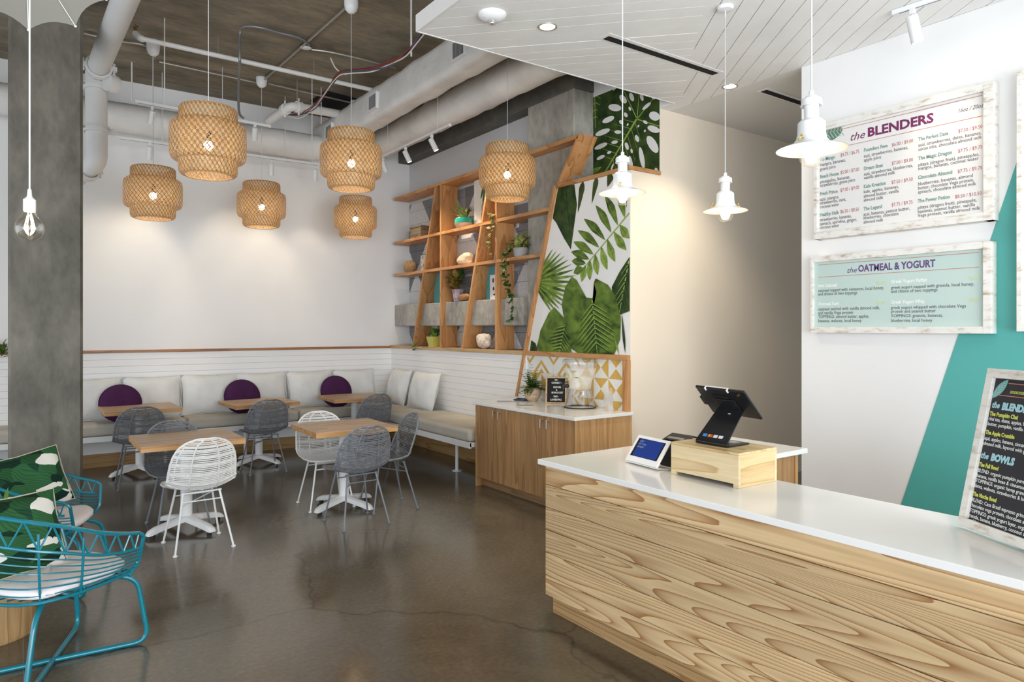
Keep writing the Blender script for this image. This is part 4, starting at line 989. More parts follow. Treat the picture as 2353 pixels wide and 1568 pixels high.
# ------------------------------------------------------------------ white enamel counter pendants
def make_pend():
    t = thing('enamel_pendant', '', 'lamp', world=False, group='white enamel pendants over the counter')
    prof = [(.010, .245), (.011, .225), (.024, .222), (.028, .216), (.038, .212), (.041, .208), (.041, .188), (.044, .184), (.041, .181), (.031, .190), (.029, .188), (.028, .128), (.042, .124), (.054, .112), (.056, .060), (.058, .056), (.060, .044), (.066, .036), (.075, .024), (.105, .014), (.140, .0)]
    MB().lathe(prof, 40).build('shade', METALW, t, angle=35)
    MB().lathe([(.1395, -.0005), (.104, .0125), (.070, .022), (.045, .03), (.001, .032)], 40).build('reflector', plain('cream_enamel_inside', (.85, .83, .78), .35) if 'cream_enamel_inside' not in bpy.data.materials else bpy.data.materials['cream_enamel_inside'], t)
    MB().lathe([(.050, .020), (.050, -.02), (.046, -.045), (.034, -.062), (.015, -.07), (.001, -.071)], 28).build('glass_dome', GLASSB, t)
    MB().ball((0, 0, -.018), .030, 16, 10, (1, 1, 1.15)).build('bulb', BULBW, t)
    for s in (0, 1):
        a = .5+s*PI; c, s_ = math.cos(a), math.sin(a); m = MB()
        m.tube([(.056*c, .056*s_, .040), (.088*c, .088*s_, .036)], .0032, 6)
        m.ball((.086*c-.006*s_, .086*s_+.006*c, .046), .007, 8, 6, (1, 1, .7)); m.ball((.086*c+.006*s_, .086*s_-.006*c, .030), .007, 8, 6, (1, 1, .7))
        m.build('thumb_screw', BRASS, t)
    MB().lathe([(.001, 0), (.052, 0), (.052, -.012), (.045, -.022), (.012, -.028), (.001, -.028)], 28).build('ceiling_rose', METALW, t)
    return t
pe = make_pend()
for i, (x, y, z, lab) in enumerate(((2.93, 2.965, 2.435, 'white enamel pendant over the counter corner, in front of the leaf mural'), (3.70, 2.815, 2.385, 'white enamel pendant in front of the beige wall, furthest along the counter'), (2.69, 1.615, 2.375, 'largest-looking white enamel pendant, in front of the menu board'))):
    r = pe if i == 0 else dup(pe, (x, y, z), i*.4, lab)
    r.location = (x, y, z); r.rotation_euler = (0, 0, (.1, 2.0, -.45)[i]); r['label'] = lab
    for ch in r.children:
        if ch.name.startswith('ceiling_rose'): ch.location = (0, 0, ZS-z-.003)
    MB().tube([(0, 0, .24), (0, 0, ZS-z-.02)], .0035, 6).build('cord', METALW, r)
# ------------------------------------------------------------------ bare bulb pendant and the white umbrella behind it
pb = PD(68, 525, 2.6); t = thing('bare_bulb_pendant', 'bare clear globe bulb on a white cord in front of the column', 'lamp', (pb.x, pb.y, pb.z-.06))
g = MB().ball(pb, .047, 24, 16).lathe([(.036, .030), (.024, .050), (.019, .066)], 24, pb); g.build('glass_globe', GLASSB, t)
MB().lathe([(.0185, .062), (.0205, .066), (.0205, .108), (.016, .112), (.0085, .120), (.0065, .145), (.003, .15)], 20, pb, cap0=True).build('socket', WHITEPL, t)
m = MB()
for k in range(6):
    a = k*PI/3; m.tube([pb+Vector((.006*math.cos(a), .006*math.sin(a), .05)), pb+Vector((.017*math.cos(a), .017*math.sin(a), .0)), pb+Vector((.009*math.cos(a), .009*math.sin(a), -.018))], .0016, 5)
m.build('filament', FILAM, t)
MB().tube([pb+Vector((0, 0, .15)), (pb.x, pb.y, ZC)], .0032, 6).build('cord', WHITEPL, t)
ua = PD(59, -119, 3.55); ax_ = (CV-ua).normalized(); e1 = ax_.cross(UV).normalized(); e2 = e1.cross(ax_)
t = thing('white_umbrella', 'white umbrella hung at the ceiling above the column, top left', 'umbrella', ua)
R_ = .385; NP = 11; a0 = -1.03
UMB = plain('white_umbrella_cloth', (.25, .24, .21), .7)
rimp = [ua+(e1*math.cos(a0+2*PI*k/NP)+e2*math.sin(a0+2*PI*k/NP))*R_+ax_*.12 for k in range(NP)]
def gore(k):
    A, B = rimp[k], rimp[(k+1) % NP]; m = MB()
    def fn(u, v):
        p = A.lerp(B, u); sag = 1-.075*4*u*(1-u)*v
        q = ua+(p-ua)*v*sag; return q-ax_*(.035*math.sin(PI*v))+ax_*(-.012*4*u*(1-u)*v)
    return m.surf(fn, 7, 7)
for k in range(NP):
    gore(k).build('cloth_panel', UMB, t); MB().tube([ua+ax_*.004, ua.lerp(rimp[k], .5)-ax_*.030, rimp[k]+ax_*.004], .0025, 5).build('rib', METALW, t); MB().ball(rimp[k], .007, 8, 6).build('rib_tip', METALW, t)
MB().tube([ua-ax_*.03, ua, ua+ax_*.10], .006, 6).build('shaft', METALW, t)
MB().tube([ua-ax_*.02, (ua.x, ua.y, ZC)], .003, 5).build('hanger_wire', METALW, t)
# ------------------------------------------------------------------ ducts, pipes, conduits, track lights
def wrapped(path, r, seg, seed, sq=None, amp=.02, step=.16):
    """wrinkled, plastic-wrapped duct along a straight path; sq=(w,h) for a rectangular section"""
    a, b_ = Vector(path[0]), Vector(path[1]); d = (b_-a); n = max(4, int(d.length/step)); d.normalize()
    s = d.cross(UV).normalized(); R = random.Random(seed); m = MB(); vs = []
    for i in range(n+1):
        c = a.lerp(b_, i/n); k1 = R.uniform(-amp, amp); k2 = R.uniform(-amp, amp); j = R.uniform(-amp, amp)*.5
        for q in range(seg):
            an = 2*PI*q/seg+PI/seg
            if sq:
                p = 7.0; cx, sx = math.cos(an), math.sin(an); rad = (abs(cx)**p+abs(sx)**p)**(-1/p)
                x, z = cx*rad*sq[0]/2, sx*rad*sq[1]/2
            else: x, z = math.cos(an)*r, math.sin(an)*r
            w = 1+k1*math.sin(2*an+R.uniform(-.3, .3))/max(r, .15)*.6+R.uniform(-amp, amp)*.22/max(r, .15)
            vs.append(c+s*(x*w)+UV*(z*w+j*.4))
    fs = [(i*seg+q, i*seg+(q+1) % seg, (i+1)*seg+(q+1) % seg, (i+1)*seg+q) for i in range(n) for q in range(seg)]+[tuple(range(seg-1, -1, -1)), tuple(range(n*seg, (n+1)*seg))]
    m.add(vs, fs); return m
tag(wrapped([(-4.4, 9.10, 4.06), (3.30, 9.10, 4.06)], .17, 20, 1, amp=.012).build('wrapped_duct', DUCTW, None, angle=70), 'white wrapped round duct along the top of the back wall', 'duct')
d2 = thing('wrapped_duct', 'white wrapped square duct with side grilles running from the back corner to the plank ceiling', 'duct', (3.44, 6.4, 4.04))
wrapped([(3.44, 9.28, 4.22), (3.44, 3.6, 4.22)], .2, 28, 2, (.28, .36), .016).build('duct_body', DUCTW, d2, angle=70)
for (x, y) in ((858, 235), (1056, 112), (757, 303)):
    p = PX(x, y, 3.29); g = MB().box(3.270, 3.302, p.y-.11, p.y+.11, p.z-.085, p.z+.085)
    f_ = MB()
    for (y0, y1, z0, z1) in ((-.12, .12, .075, .095), (-.12, .12, -.095, -.075), (-.12, -.10, -.075, .075), (.10, .12, -.075, .075)): f_.box(3.268, 3.304, p.y+y0, p.y+y1, p.z+z0, p.z+z1)
    gr = f_.build('grille_frame', METALW, d2, smooth=False)
    s = MB(); s.box(3.292, 3.304, p.y-.10, p.y+.10, p.z-.075, p.z+.075); k = s.build('grille_back', DARKV, d2, smooth=False)
    for q in range(9):
        yy = p.y-.09+q*.0225; MB().box(3.274, 3.292, yy-.004, yy+.004, p.z-.075, p.z+.075).build('slat', GRILLE, d2, smooth=False)
tag(wrapped([(4.17, 9.38, 4.235), (4.17, 3.6, 4.235)], .19, 20, 3, amp=.018).build('wrapped_duct', DUCTW, None, angle=70), 'white wrapped round duct beside the concrete beam over the shelf', 'duct')
# big drain pipe with grooved couplings
dp = thing('drain_pipe', 'big white drain pipe with bolted couplings beside the column', 'pipe', PD(221, 400, 7.0))
v0, v1 = PD(222, 372, 7.0), PD(221, 168, 7.0); top = PD(292, -12, 5.55); PR = .098
dirn = (top-v1); far = v1+dirn*2.2; far.z = top.z+.02; low = PD(196, 412, 7.15)+Vector((-.22, .35, -.08))
MB().tube(fillet([v1+Vector((0, 0, -.12)), v1, v1+dirn*.14], .2, 6)+[v1+dirn, far], PR, 28).build('upper_run', PIPEW, dp)
MB().tube([v1+Vector((0, 0, -.10)), v0+Vector((0, 0, .16))], PR*1.005, 28).build('vertical_run', PIPEW, dp)
MB().tube(fillet([v0+Vector((0, 0, .17)), v0, low], .12, 6), PR, 28).build('lower_elbow', PIPEW, dp)
def coupling(c, ax, name='coupling'):
    ax = Vector(ax).normalized(); M = ax.to_track_quat('Z', 'Y').to_matrix(); m = MB()
    m.lathe([(PR+.003, -.034), (PR+.022, -.030), (PR+.024, -.012), (PR+.012, -.008), (PR+.012, .008), (PR+.024, .012), (PR+.022, .030), (PR+.003, .034)], 28, c, m=M)
    for s in (-1, 1):
        q = Vector(c)+M @ Vector((s*(PR+.035), 0, 0)); m.obox(q, (.05, .045, .05), M)
        m.tube([q+M @ Vector((0, -.05, 0)), q+M @ Vector((0, .05, 0))], .010, 8); m.ball(q+M @ Vector((0, -.05, 0)), .015, 8, 6); m.ball(q+M @ Vector((0, .05, 0)), .015, 8, 6)
    m.build(name, PIPEW, dp)
coupling(PD(221, 200, 7.0), (0, 0, 1)); coupling(PD(221, 298, 7.0), (0, 0, 1)); coupling(v1+dirn*.10, dirn); coupling(v0.lerp(low, .25)+Vector((0, 0, -.01)), low-v0)
q = PD(256, 192, 6.95); M = Matrix.Rotation(.5, 3, 'Z') @ Matrix.Rotation(PI/2, 3, 'Y')
MB().lathe([(.001, .05), (.085, .05), (.09, .03), (.09, -.03), (.085, -.05), (.001, -.05)], 24, q, m=M).build('cleanout_cap', PIPEW, dp)
def pipe(name, pts, r, mat, lab, cat, seg=10, group=None):
    o = MB().tube(pts, r, seg).build(name, mat); return tag(o, lab, cat, group)
pipe('drain_pipe', [PD(200, 78, 7.6), PD(212, -20, 6.3), PD(226, -120, 5.5)], .05, PIPEW, 'thin sliver of white pipe between the column and the big drain pipe', 'pipe', 14)
# sprinkler pipe with its elbow and head
sp0, sp1 = PZ(322, 88, 4.40), PZ(862, 208, 4.40)
t = thing('sprinkler_pipe', 'white sprinkler pipe across the concrete ceiling with a bronze head', 'pipe', sp0)
MB().tube([sp0, sp1+(sp1-sp0)*.35], .024, 14).build('pipe_run', PIPEW, t)
e = PZ(311, 77, 4.46)
MB().tube(fillet([sp0+(sp1-sp0)*.012, sp0, e], .04, 5), .031, 14).build('elbow', PIPEW, t)
MB().tube([e, e+Vector((0, 0, .05))], .013, 8).build('sprinkler_head', plain('bronze', (.25, .13, .05), .4, metal=.8), t)
MB().tube([(e.x+.02*math.cos(k), e.y+.02*math.sin(k), e.z+.07+.012*math.sin(k*2)) for k in [2*PI*i/14 for i in range(14)]], .005, 5, closed=True).build('sprinkler_frame', plain('bronze', (.25, .13, .05), .4, metal=.8), t)
for k in (.29, .70):
    p = sp0.lerp(sp1, k); MB().tube([p, (p.x, p.y, ZC)], .006, 6).build('hanger_rod', GALV, t)
# conduits on the slab
cg_ = 'electrical conduits on the concrete ceiling'
c1 = PZ(806, 8, 4.575); c2 = PZ(604, 186, 4.575)
pipe('conduit', [c1, c2], .013, GALV, 'straight grey conduit between two lamp canopies on the ceiling', 'conduit', 8, cg_)
pipe('conduit', spline([PZ(192, 76, 4.575), PZ(260, 92, 4.575), PZ(330, 103, 4.575), PZ(356, 118, 4.57), PZ(353, 135, 4.55)], 5), .013, GALV, 'bent grey conduit from behind the drain pipe to the leftmost lamp canopy', 'conduit', 8, cg_)
pipe('conduit', [PZ(366, 142, 4.575), PZ(590, 190, 4.575)], .012, GALV, 'grey conduit between the leftmost and middle lamp canopies', 'conduit', 8, cg_)
pipe('conduit', [PZ(616, 192, 4.575), PZ(720, 216, 4.575), PZ(815, 238, 4.575)], .012, GALV, 'grey conduit running from the middle lamp canopy towards the square duct', 'conduit', 8, cg_)
pipe('conduit', spline([PZ(716, 114, 4.575), PZ(760, 120, 4.575), PZ(840, 138, 4.575), PZ(910, 157, 4.575)], 5), .012, GALV, 'thin grey conduit from the round junction box to the square duct', 'conduit', 8, cg_)
a = PZ(551, 66, 4.57)
pipe('flexible_conduit', spline([PY(560, 272, 8.30), PY(549, 255, 8.25), PD(549, 180, 7.6), a+Vector((0, 0, -.35)), a+Vector((0, 0, -.06)), PZ(560, 62, 4.57), PZ(595, 63, 4.57), PZ(640, 75, 4.57), PZ(690, 88, 4.57), PZ(712, 104, 4.56)], 6), .014, plain('grey_flex_conduit', (.20, .20, .21), .45, metal=.4), 'looping flexible grey conduit that drops from the ceiling to the track', 'conduit', 8)
jb = thing('junction_box', 'round junction box with a white cover on the ceiling', 'box', PZ(703, 108, 4.57)); p = PZ(703, 110, 4.57)
MB().lathe([(.001, 0), (.055, 0), (.055, .03), (.001, .03)], 20, p).build('box', plain('dark_steel', (.05, .05, .055), .5), jb); MB().lathe([(.001, -.006), (.05, -.006), (.057, -.002), (.057, .0), (.001, .0)], 20, p).build('cover', METALW, jb)
# short white pipe with grooved elbow below a dark opening
w0, w1, w2 = PD(618, 278, 8.6), PD(668, 243, 8.2), PD(790, 264, 8.9)
t = thing('branch_pipe', 'short white pipe with a grooved elbow under the dark ceiling opening', 'pipe', w1)
MB().tube(fillet([w0, w1, w2], .10, 5), .052, 18).build('pipe_run', PIPEW, t)
for (c, d) in ((w1.lerp(w0, .25), w0-w1), (w1.lerp(w2, .14), w2-w1)):
    M = d.normalized().to_track_quat('Z', 'Y').to_matrix(); m = MB().lathe([(.05, -.03), (.068, -.03), (.068, .03), (.05, .03)], 18, c, m=M); m.tube([c+UV*.05, c+UV*.105], .012, 8); m.tube([c-UV*.05, c-UV*.095], .012, 8); m.build('coupling', PIPEW, t)
for (x, y, D) in ((683, 232, 8.25),): p = PD(x, y, D); MB().tube([p, (p.x, p.y, ZC)], .008, 6).build('hanger_rod', GALV, t)
o = MB().prism([PZ(712, 232, ZC-.003), PZ(748, 208, ZC-.003), PZ(852, 235, ZC-.003), PZ(800, 268, ZC-.003)], (0, 0, .002)).build('ceiling_opening', DARKV, None, smooth=False); tag(o, 'dark rectangular opening in the ceiling slab near the corner', 'opening')
# cable bundle strung along under the slab
RED = plain('red_cable', (.20, .022, .02), .5); BLU = plain('blue_cable', (.05, .06, .16), .5); CRM = plain('cream_cable', (.70, .66, .56), .5)
base = [(655, 258, 8.5), (690, 266, 8.4), (722, 245, 8.0), (748, 212, 7.4), (778, 174, 6.8), (800, 164, 6.6), (850, 160, 6.3), (893, 146, 6.0), (930, 122, 5.7), (958, 92, 5.4), (975, 74, 5.2)]
for i, (mt, lab) in enumerate(((RED, 'red cable with a loose loop in the bundle above the branch pipe'), (RED, 'second red cable in the ceiling bundle, slightly below the first'), (BLU, 'blue cable in the ceiling bundle'), (CRM, 'cream cable in the ceiling bundle'))):
    R = random.Random(i); P = [PD(x+R.uniform(-5, 5), y+R.uniform(-4, 4)+(3*i-4), D) for (x, y, D) in base]
    pipe('cable', spline(P, 6), .006, mt, lab, 'cable', 6, 'cables strung under the slab')
pipe('cable_stub', spline([PD(760, 134, 6.9), PD(770, 155, 6.85), PD(785, 168, 6.8), PD(795, 171, 6.75)], 5), .007, CRM, 'stub of cream cable sticking up out of the bundle', 'cable', 6)
for i, (x, y0, y1, D, lab) in enumerate(((378, 22, 240, 6.6, 'thin hanger rod to the left of the big basket lamp'), (945, 35, 130, 5.9, 'white strut beside the cable bundle near the plank ceiling'), (717, 220, 370, 8.2, 'thin rod dropping past the duct corner'), (738, 210, 285, 8.5, 'short rod between the opening and the square duct'), (303, 165, 232, 7.7, 'white metal strap above the round duct'))):
    p = PD(x, y1, D); pipe('hanger_rod', [p, (p.x, p.y, ZC)], .008 if i in (1, 4) else .005, PIPEW, lab, 'rod', 6, 'ceiling hanger rods')
# track lights
def head(root, p, aim, lit=True, L_=.15, r=.032):
    p = Vector(p); d = (Vector(aim)-p).normalized(); M = d.to_track_quat('Z', 'Y').to_matrix()
    c = p+Vector((0, 0, -.075))
    MB().obox(p+Vector((0, 0, -.018)), (.03, .03, .035)).build('adapter', METALW, root, smooth=False, bevel=.003)
    MB().tube([p+Vector((0, 0, -.035)), c], .007, 8).build('stem', METALW, root)
    h = MB().lathe([(.001, -.03), (r*.9, -.03), (r, -.024), (r, L_-.03), (r*.86, L_-.03), (r*.84, L_-.045), (.001, L_-.045)], 20, c, m=M).build('spot_head', METALW, root)
    ln_ = MB().lathe([(.001, L_-.040), (r*.82, L_-.040)], 20, c, m=M).build('lens', LENSE if lit else METALW, root)
    if lit:
        l = bpy.data.lights.new('track_spot', 'SPOT'); l.energy = lit if isinstance(lit, (int, float)) and lit is not True else 60; l.spot_size = math.radians(62); l.spot_blend = .7; l.color = (1.0, .80, .56); l.shadow_soft_size = .03
        lo = bpy.data.objects.new('track_spot', l); COL.objects.link(lo); lo.location = c+d*(L_+.0); lo.rotation_euler = d.to_track_quat('-Z', 'Y').to_euler()
def track(name, a, b_, lab, rods):
    t = thing(name, lab, 'light', a); a, b_ = Vector(a), Vector(b_)
    d = (b_-a).normalized(); M = Matrix((d, UV.cross(d), UV)).transposed()
    MB().obox((a+b_)/2, ((b_-a).length, .034, .03), M).build('rail', METALW, t, smooth=False, bevel=.003)
    MB().obox((a+b_)/2-UV*.0152, ((b_-a).length*.96, .006, .002), M).build('rail_slot', plain('dark_track_slot', (.12, .12, .12), .6), t, smooth=False)
    for k in rods: p = a.lerp(b_, k); MB().tube([p, (p.x, p.y, ZC)], .004, 6).build('hanger_rod', PIPEW, t)
    return t
t1 = track('track_light', PY(310, 232, 8.30), PY(622, 291, 8.30), 'upper track light rail with two spots in front of the back duct', (.12, .62))
for (x, aim) in ((1.172, (.9, 9.4, 2.0)), (2.246, (2.4, 9.4, 2.2))): head(t1, (x, 8.30, 4.02), aim, 28)
t2 = track('track_light', PY(265, 315, 8.88), PY(738, 379, 8.88), 'lower track light rail with three spots against the back wall', (.2, .8))
for (x, aim, w) in ((1.228, (1.2, 9.4, 2.2), 10), (2.605, (2.7, 9.4, 1.9), 10), (3.17, (3.3, 9.4, 2.0), 10)): head(t2, (x, 8.88, 3.765), aim, w)
t3 = track('track_light', (3.95, 8.62, 3.92), (3.95, 6.72, 3.92), 'track light rail with three spots aimed at the cedar shelf', (.15, .85))
for (y, aim, w) in ((7.82, (4.8, 7.5, 2.0), 70), (7.147, (4.8, 6.7, 2.0), 75), (8.481, (4.8, 8.6, 2.2), 40)): head(t3, (3.95, y, 3.905), aim, w)
t4 = track('track_light', (4.64, 2.22, ZS-.017), (4.79, .2, ZS-.017), 'track light rail on the plank ceiling lighting the menu boards', ())
for (y, aim, w) in ((2.10, (5.05, 2.0, 2.4), 9), (1.42, (5.05, 1.25, 2.4), 14)): head(t4, (4.64+.15*(2.22-y)/2.02, y, ZS-.03), aim, w, .17, .036)
# recessed downlights
for (x, y, lab) in ((2.956, 3.715, 'recessed round downlight in the plank ceiling near its front edge'), (4.955, 3.722, 'recessed round downlight by the second slot diffuser')):
    t = thing('recessed_downlight', lab, 'light', (x, y, ZS), group='recessed downlights')
    MB().lathe([(.052, -.001), (.060, -.006), (.066, -.004), (.067, .0), (.052, 0)], 32, (x, y, ZS-.002)).build('trim_ring', plain('satin_nickel_ring', (.45, .40, .33), .35, metal=.7), t)
    MB().lathe([(.001, 0), (.053, 0)], 32, (x, y, ZS-.003)).build('lens', LENSD, t)
    l = bpy.data.lights.new('downlight', 'SPOT'); l.energy = 78; l.spot_size = math.radians(110); l.spot_blend = .6; l.color = (1, .86, .66); l.shadow_soft_size = .05
    lo = bpy.data.objects.new('downlight', l); COL.objects.link(lo); lo.location = (x, y, ZS-.02)
# fire strobe on the plank ceiling
p = Vector((2.541, 3.778, ZS-.002)); t = thing('fire_alarm_strobe', 'white round fire alarm with clear strobe on the plank ceiling', 'alarm', p)
MB().lathe([(.001, -.045), (.035, -.045), (.07, -.034), (.092, -.012), (.095, 0), (.001, 0)], 36, p).build('housing', WHITEPL, t)
MB().lathe([(.001, -.075), (.022, -.07), (.030, -.055), (.032, -.044)], 20, p).build('strobe_lens', GLASS, t); MB().ball(p+Vector((0, 0, -.055)), .014, 10, 8).build('strobe_tube', CHROME, t)
FIRE_T = t
# ------------------------------------------------------------------ things on the shelves
def pot(root, c, prof, mat, name='pot', seg=28): return MB().lathe(prof, seg, c).build(name, mat, root)
s2, s3, s0 = 2.90, 2.43, 1.379
def shp(x, z, X=4.62): """point on a shelf at depth X under photo column x"""; d = ray(x, 700); Y = (X/d.x)*d.y; return Vector((X, Y, z))
p = shp(1066, s2); t = thing('planter_bowl', 'turquoise and clay bowl planter on the second shelf', 'planter', p)
pot(t, p, [(.001, 0), (.075, 0), (.10, .02), (.122, .065), (.121, .066)], TERRA, 'clay_base'); pot(t, p, [(.122, .066), (.120, .10), (.105, .135), (.09, .138), (.001, .125)], plain('turquoise_glaze', (.03, .36, .28), .2), 'glazed_band')
R_ = random.Random(4)
m = foliage(p+Vector((0, 0, .12)), 26, .10, .07, .16, .055, 11, .7, .1); m.build('foliage', GREEN4, t, kind='stuff')
p = shp(1108, s2, 4.70); t = thing('framed_fruit_print', 'white framed fruit print standing behind the basket lamp on the shelf', 'picture', p)
MB().box(4.70, 4.722, p.y-.27, p.y+.19, s2, s2+.60).build('frame', WHITEPL, t, smooth=False, bevel=.004); MB().box(4.697, 4.6995, p.y-.235, p.y+.155, s2+.035, s2+.565).build('print_sheet', plain('print_paper', (.80, .78, .72), .7), t, smooth=False)
YE = plain('printed_yellow_green', (.50, .46, .08), .7); DG = plain('printed_dark_green', (.05, .11, .03), .7); BRN = plain('printed_brown', (.33, .25, .18), .7)
for i, (u, v, w, h, mt, a) in enumerate(((.02, .47, .06, .035, YE, .3), (.08, .33, .02, .12, YE, .15), (.0, .34, .02, .10, DG, -.2), (-.03, .40, .02, .09, DG, -.4), (.0, .20, .05, .075, BRN, 0), (.0, .19, .028, .04, plain('printed_cream', (.62, .55, .42), .7), 0), (.06, .10, .02, .09, YE, .2), (-.04, .09, .018, .07, DG, -.2), (.02, .08, .03, .02, YE, .5))):
    n = 14; MB().add([(4.6962-.0002*i, p.y-.04-(u+w*math.cos(2*PI*k/n)*math.cos(a)-h*math.sin(2*PI*k/n)*math.sin(a)), s2+.03+v+w*math.cos(2*PI*k/n)*math.sin(a)+h*math.sin(2*PI*k/n)*math.cos(a)) for k in range(n)], [tuple(range(n))]).build('printed_shape', mt, t, smooth=False)
p = shp(960, s2, 4.60); t = thing('striped_box', 'dark striped wooden box at the left end of the second shelf', 'box', p)
sw = wood('dark_striped_wood', (.20, .155, .11), (.06, .045, .035), (1, 1, 26), 8, .5, .6, .3, .3)
MB().box(4.56, 4.70, p.y-.16, p.y+.16, s2, s2+.15).build('body', sw, t, smooth=False, bevel=.003); MB().box(4.553, 4.707, p.y-.167, p.y+.167, s2+.1505, s2+.172).build('lid', sw, t, smooth=False, bevel=.003)
# rope ball with handle
p = shp(942, s3, 4.60); t = thing('rope_knot_doorstop', 'woven rope ball with a loop handle on the third shelf', 'ornament', p)
ROPE = plain('jute_rope', (.34, .22, .11), .85, var=.25, vscale=60, bump=.4, bscale=140)
c = p+Vector((0, 0, .085))
MB().ball(c, .083, 20, 14).build('core', ROPE, t)
m = MB()
for k in range(3):
    M = (Matrix.Rotation(k*1.05, 3, 'X') @ Matrix.Rotation(.6*k, 3, 'Y'))
    for j in range(-3, 4):
        r = math.sqrt(max(.0001, .088**2-(j*.021)**2)); m.tube([c+M @ Vector((r*math.cos(q), r*math.sin(q), j*.021)) for q in [2*PI*i/20 for i in range(20)]], .010, 5, closed=True)
m.build('rope_strands', ROPE, t, kind='stuff')
MB().tube(spline([c+Vector((0, .07, .04)), c+Vector((0, .13, .075)), c+Vector((0, .165, .04)), c+Vector((0, .16, -.02)), c+Vector((0, .13, -.05)), c+Vector((0, .07, -.03))], 5), .011, 7).build('loop_handle', ROPE, t)
# black-and-white picture leaning on the slanted divider
p = shp(967, s3, 4.62); t = thing('small_framed_photo', 'small black and white framed picture beside the rope ball', 'picture', p)
MB().box(4.66, 4.675, p.y-.10, p.y+.09, s3, s3+.25).build('frame', BLACK, t, smooth=False, bevel=.002); MB().box(4.658, 4.6598, p.y-.09, p.y+.08, s3+.01, s3+.24).build('print_sheet', plain('silver_print', (.50, .50, .50), .4, var=.7, vscale=22), t, smooth=False)
def rock(n, c, rx, ry, rz, lab, cat, mat, seed, rough=.35):
    R = random.Random(seed); bm = bmesh.new(); bmesh.ops.create_icosphere(bm, subdivisions=3, radius=1)
    ps = [(Vector((R.uniform(-1, 1), R.uniform(-1, 1), R.uniform(-1, 1))).normalized(), R.uniform(.2, 1)) for _ in range(26)]
    for v in bm.verts:
        d = v.co.normalized(); k = 1+rough*max((max(0, d.dot(a)-.72)*3.5*w for a, w in ps), default=0)-.12
        v.co = Vector((d.x*rx*k, d.y*ry*k, max(-.9, d.z)*rz*k))
    zmin = min(v.co.z for v in bm.verts)
    me = bpy.data.meshes.new(n); bm.to_mesh(me); bm.free(); me.materials.append(mat); o = bpy.data.objects.new(n, me); COL.objects.link(o); o.location = Vector(c)+Vector((0, 0, -zmin)); return tag(o, lab, cat)
CORAL = plain('white_coral', (.72, .64, .54), .8, var=.15, vscale=30, bump=.6, bscale=60); CRYST = plain('cream_quartz_crystal', (.80, .68, .48), .4, var=.1, vscale=20)
rock('quartz_cluster', shp(1070, s3, 4.63), .07, .13, .075, 'cream quartz cluster on the third shelf', 'mineral', CRYST, 3, .5)
rock('coral_piece', shp(1114, s0, 4.62), .07, .11, .085, 'rough white coral piece on the bottom shelf', 'coral', CORAL, 8, .55)
# trailing plant in a grey pot on the third shelf
p = shp(1196, s3, 4.58); t = thing('trailing_plant', 'variegated trailing plant spilling over the third shelf', 'plant', p)
pot(t, p, [(.001, 0), (.07, 0), (.085, .05), (.09, .10), (.08, .10), (.001, .09)], plain('grey_stone_pot', (.34, .33, .31), .7))
m = foliage(p+Vector((-.02, 0, .08)), 70, .14, .10, .11, .045, 21, .5, -.5); m.build('foliage', GREEN4, t, kind='stuff')
def vine(root, pts, nleaf, seed, mat=GREEN2, sz=.06):
    P = spline(pts, 6); MB().tube(P, .0022, 4).build('vine_stem', GREEN2, root); R = random.Random(seed); m = MB()
    for i in range(nleaf):
        q = P[int((i+.5)/nleaf*(len(P)-1))]; a = R.uniform(-1.6, 1.6)+PI
        leaf_quad(m, q, (math.cos(a)*.6, math.sin(a), R.uniform(-.7, .3)), (-.8, 0, .6), sz*R.uniform(.8, 1.3), sz*.62)
    m.build('vine_leaves', mat, root, kind='stuff')
vine(t, [p+Vector((-.07, .06, .09)), p+Vector((-.12, .09, .03)), p+Vector((-.125, .10, -.12)), p+Vector((-.12, .08, -.28)), p+Vector((-.12, .02, -.40)), p+Vector((-.12, .0, -.47))], 34, 2, GREEN2, .065)
vine(t, [p+Vector((-.06, .10, .09)), p+Vector((-.115, .13, .02)), p+Vector((-.12, .14, -.14)), p+Vector((-.12, .11, -.30))], 20, 3, GREEN2, .06)
q = shp(1150, 2.90, 4.60); t = thing('trailing_vine', 'thin green vine hanging beside the upright divider from the second shelf', 'plant', q)
pot(t, q+Vector((.05, 0, 0)), [(.001, 0), (.04, 0), (.05, .07), (.045, .07), (.001, .06)], TERRA); vine(t, [q+Vector((.05, .0, .06)), q+Vector((-.09, .01, .07)), q+Vector((-.115, .02, -.08)), q+Vector((-.11, .03, -.24)), q+Vector((-.11, .05, -.40))], 22, 5, GREEN4, .065)
q = shp(1180, 1.977, 4.56); t = thing('trailing_vine', 'short sprig of round leaves in front of the concrete band', 'plant', q)
vine(t, [q+Vector((0, .0, .02)), q+Vector((-.02, .0, -.08)), q+Vector((-.02, .01, -.2)), q+Vector((-.02, .03, -.28))], 9, 6, GREEN2, .075)
q = shp(957, 1.378, 4.49); t = thing('trailing_vine', 'tiny green sprig hanging over the pale cap rail by the corner', 'plant', q)
vine(t, [q+Vector((.03, 0, .06)), q+Vector((-.012, 0, .03)), q+Vector((-.018, .01, -.06))], 8, 7, GREEN1, .06)
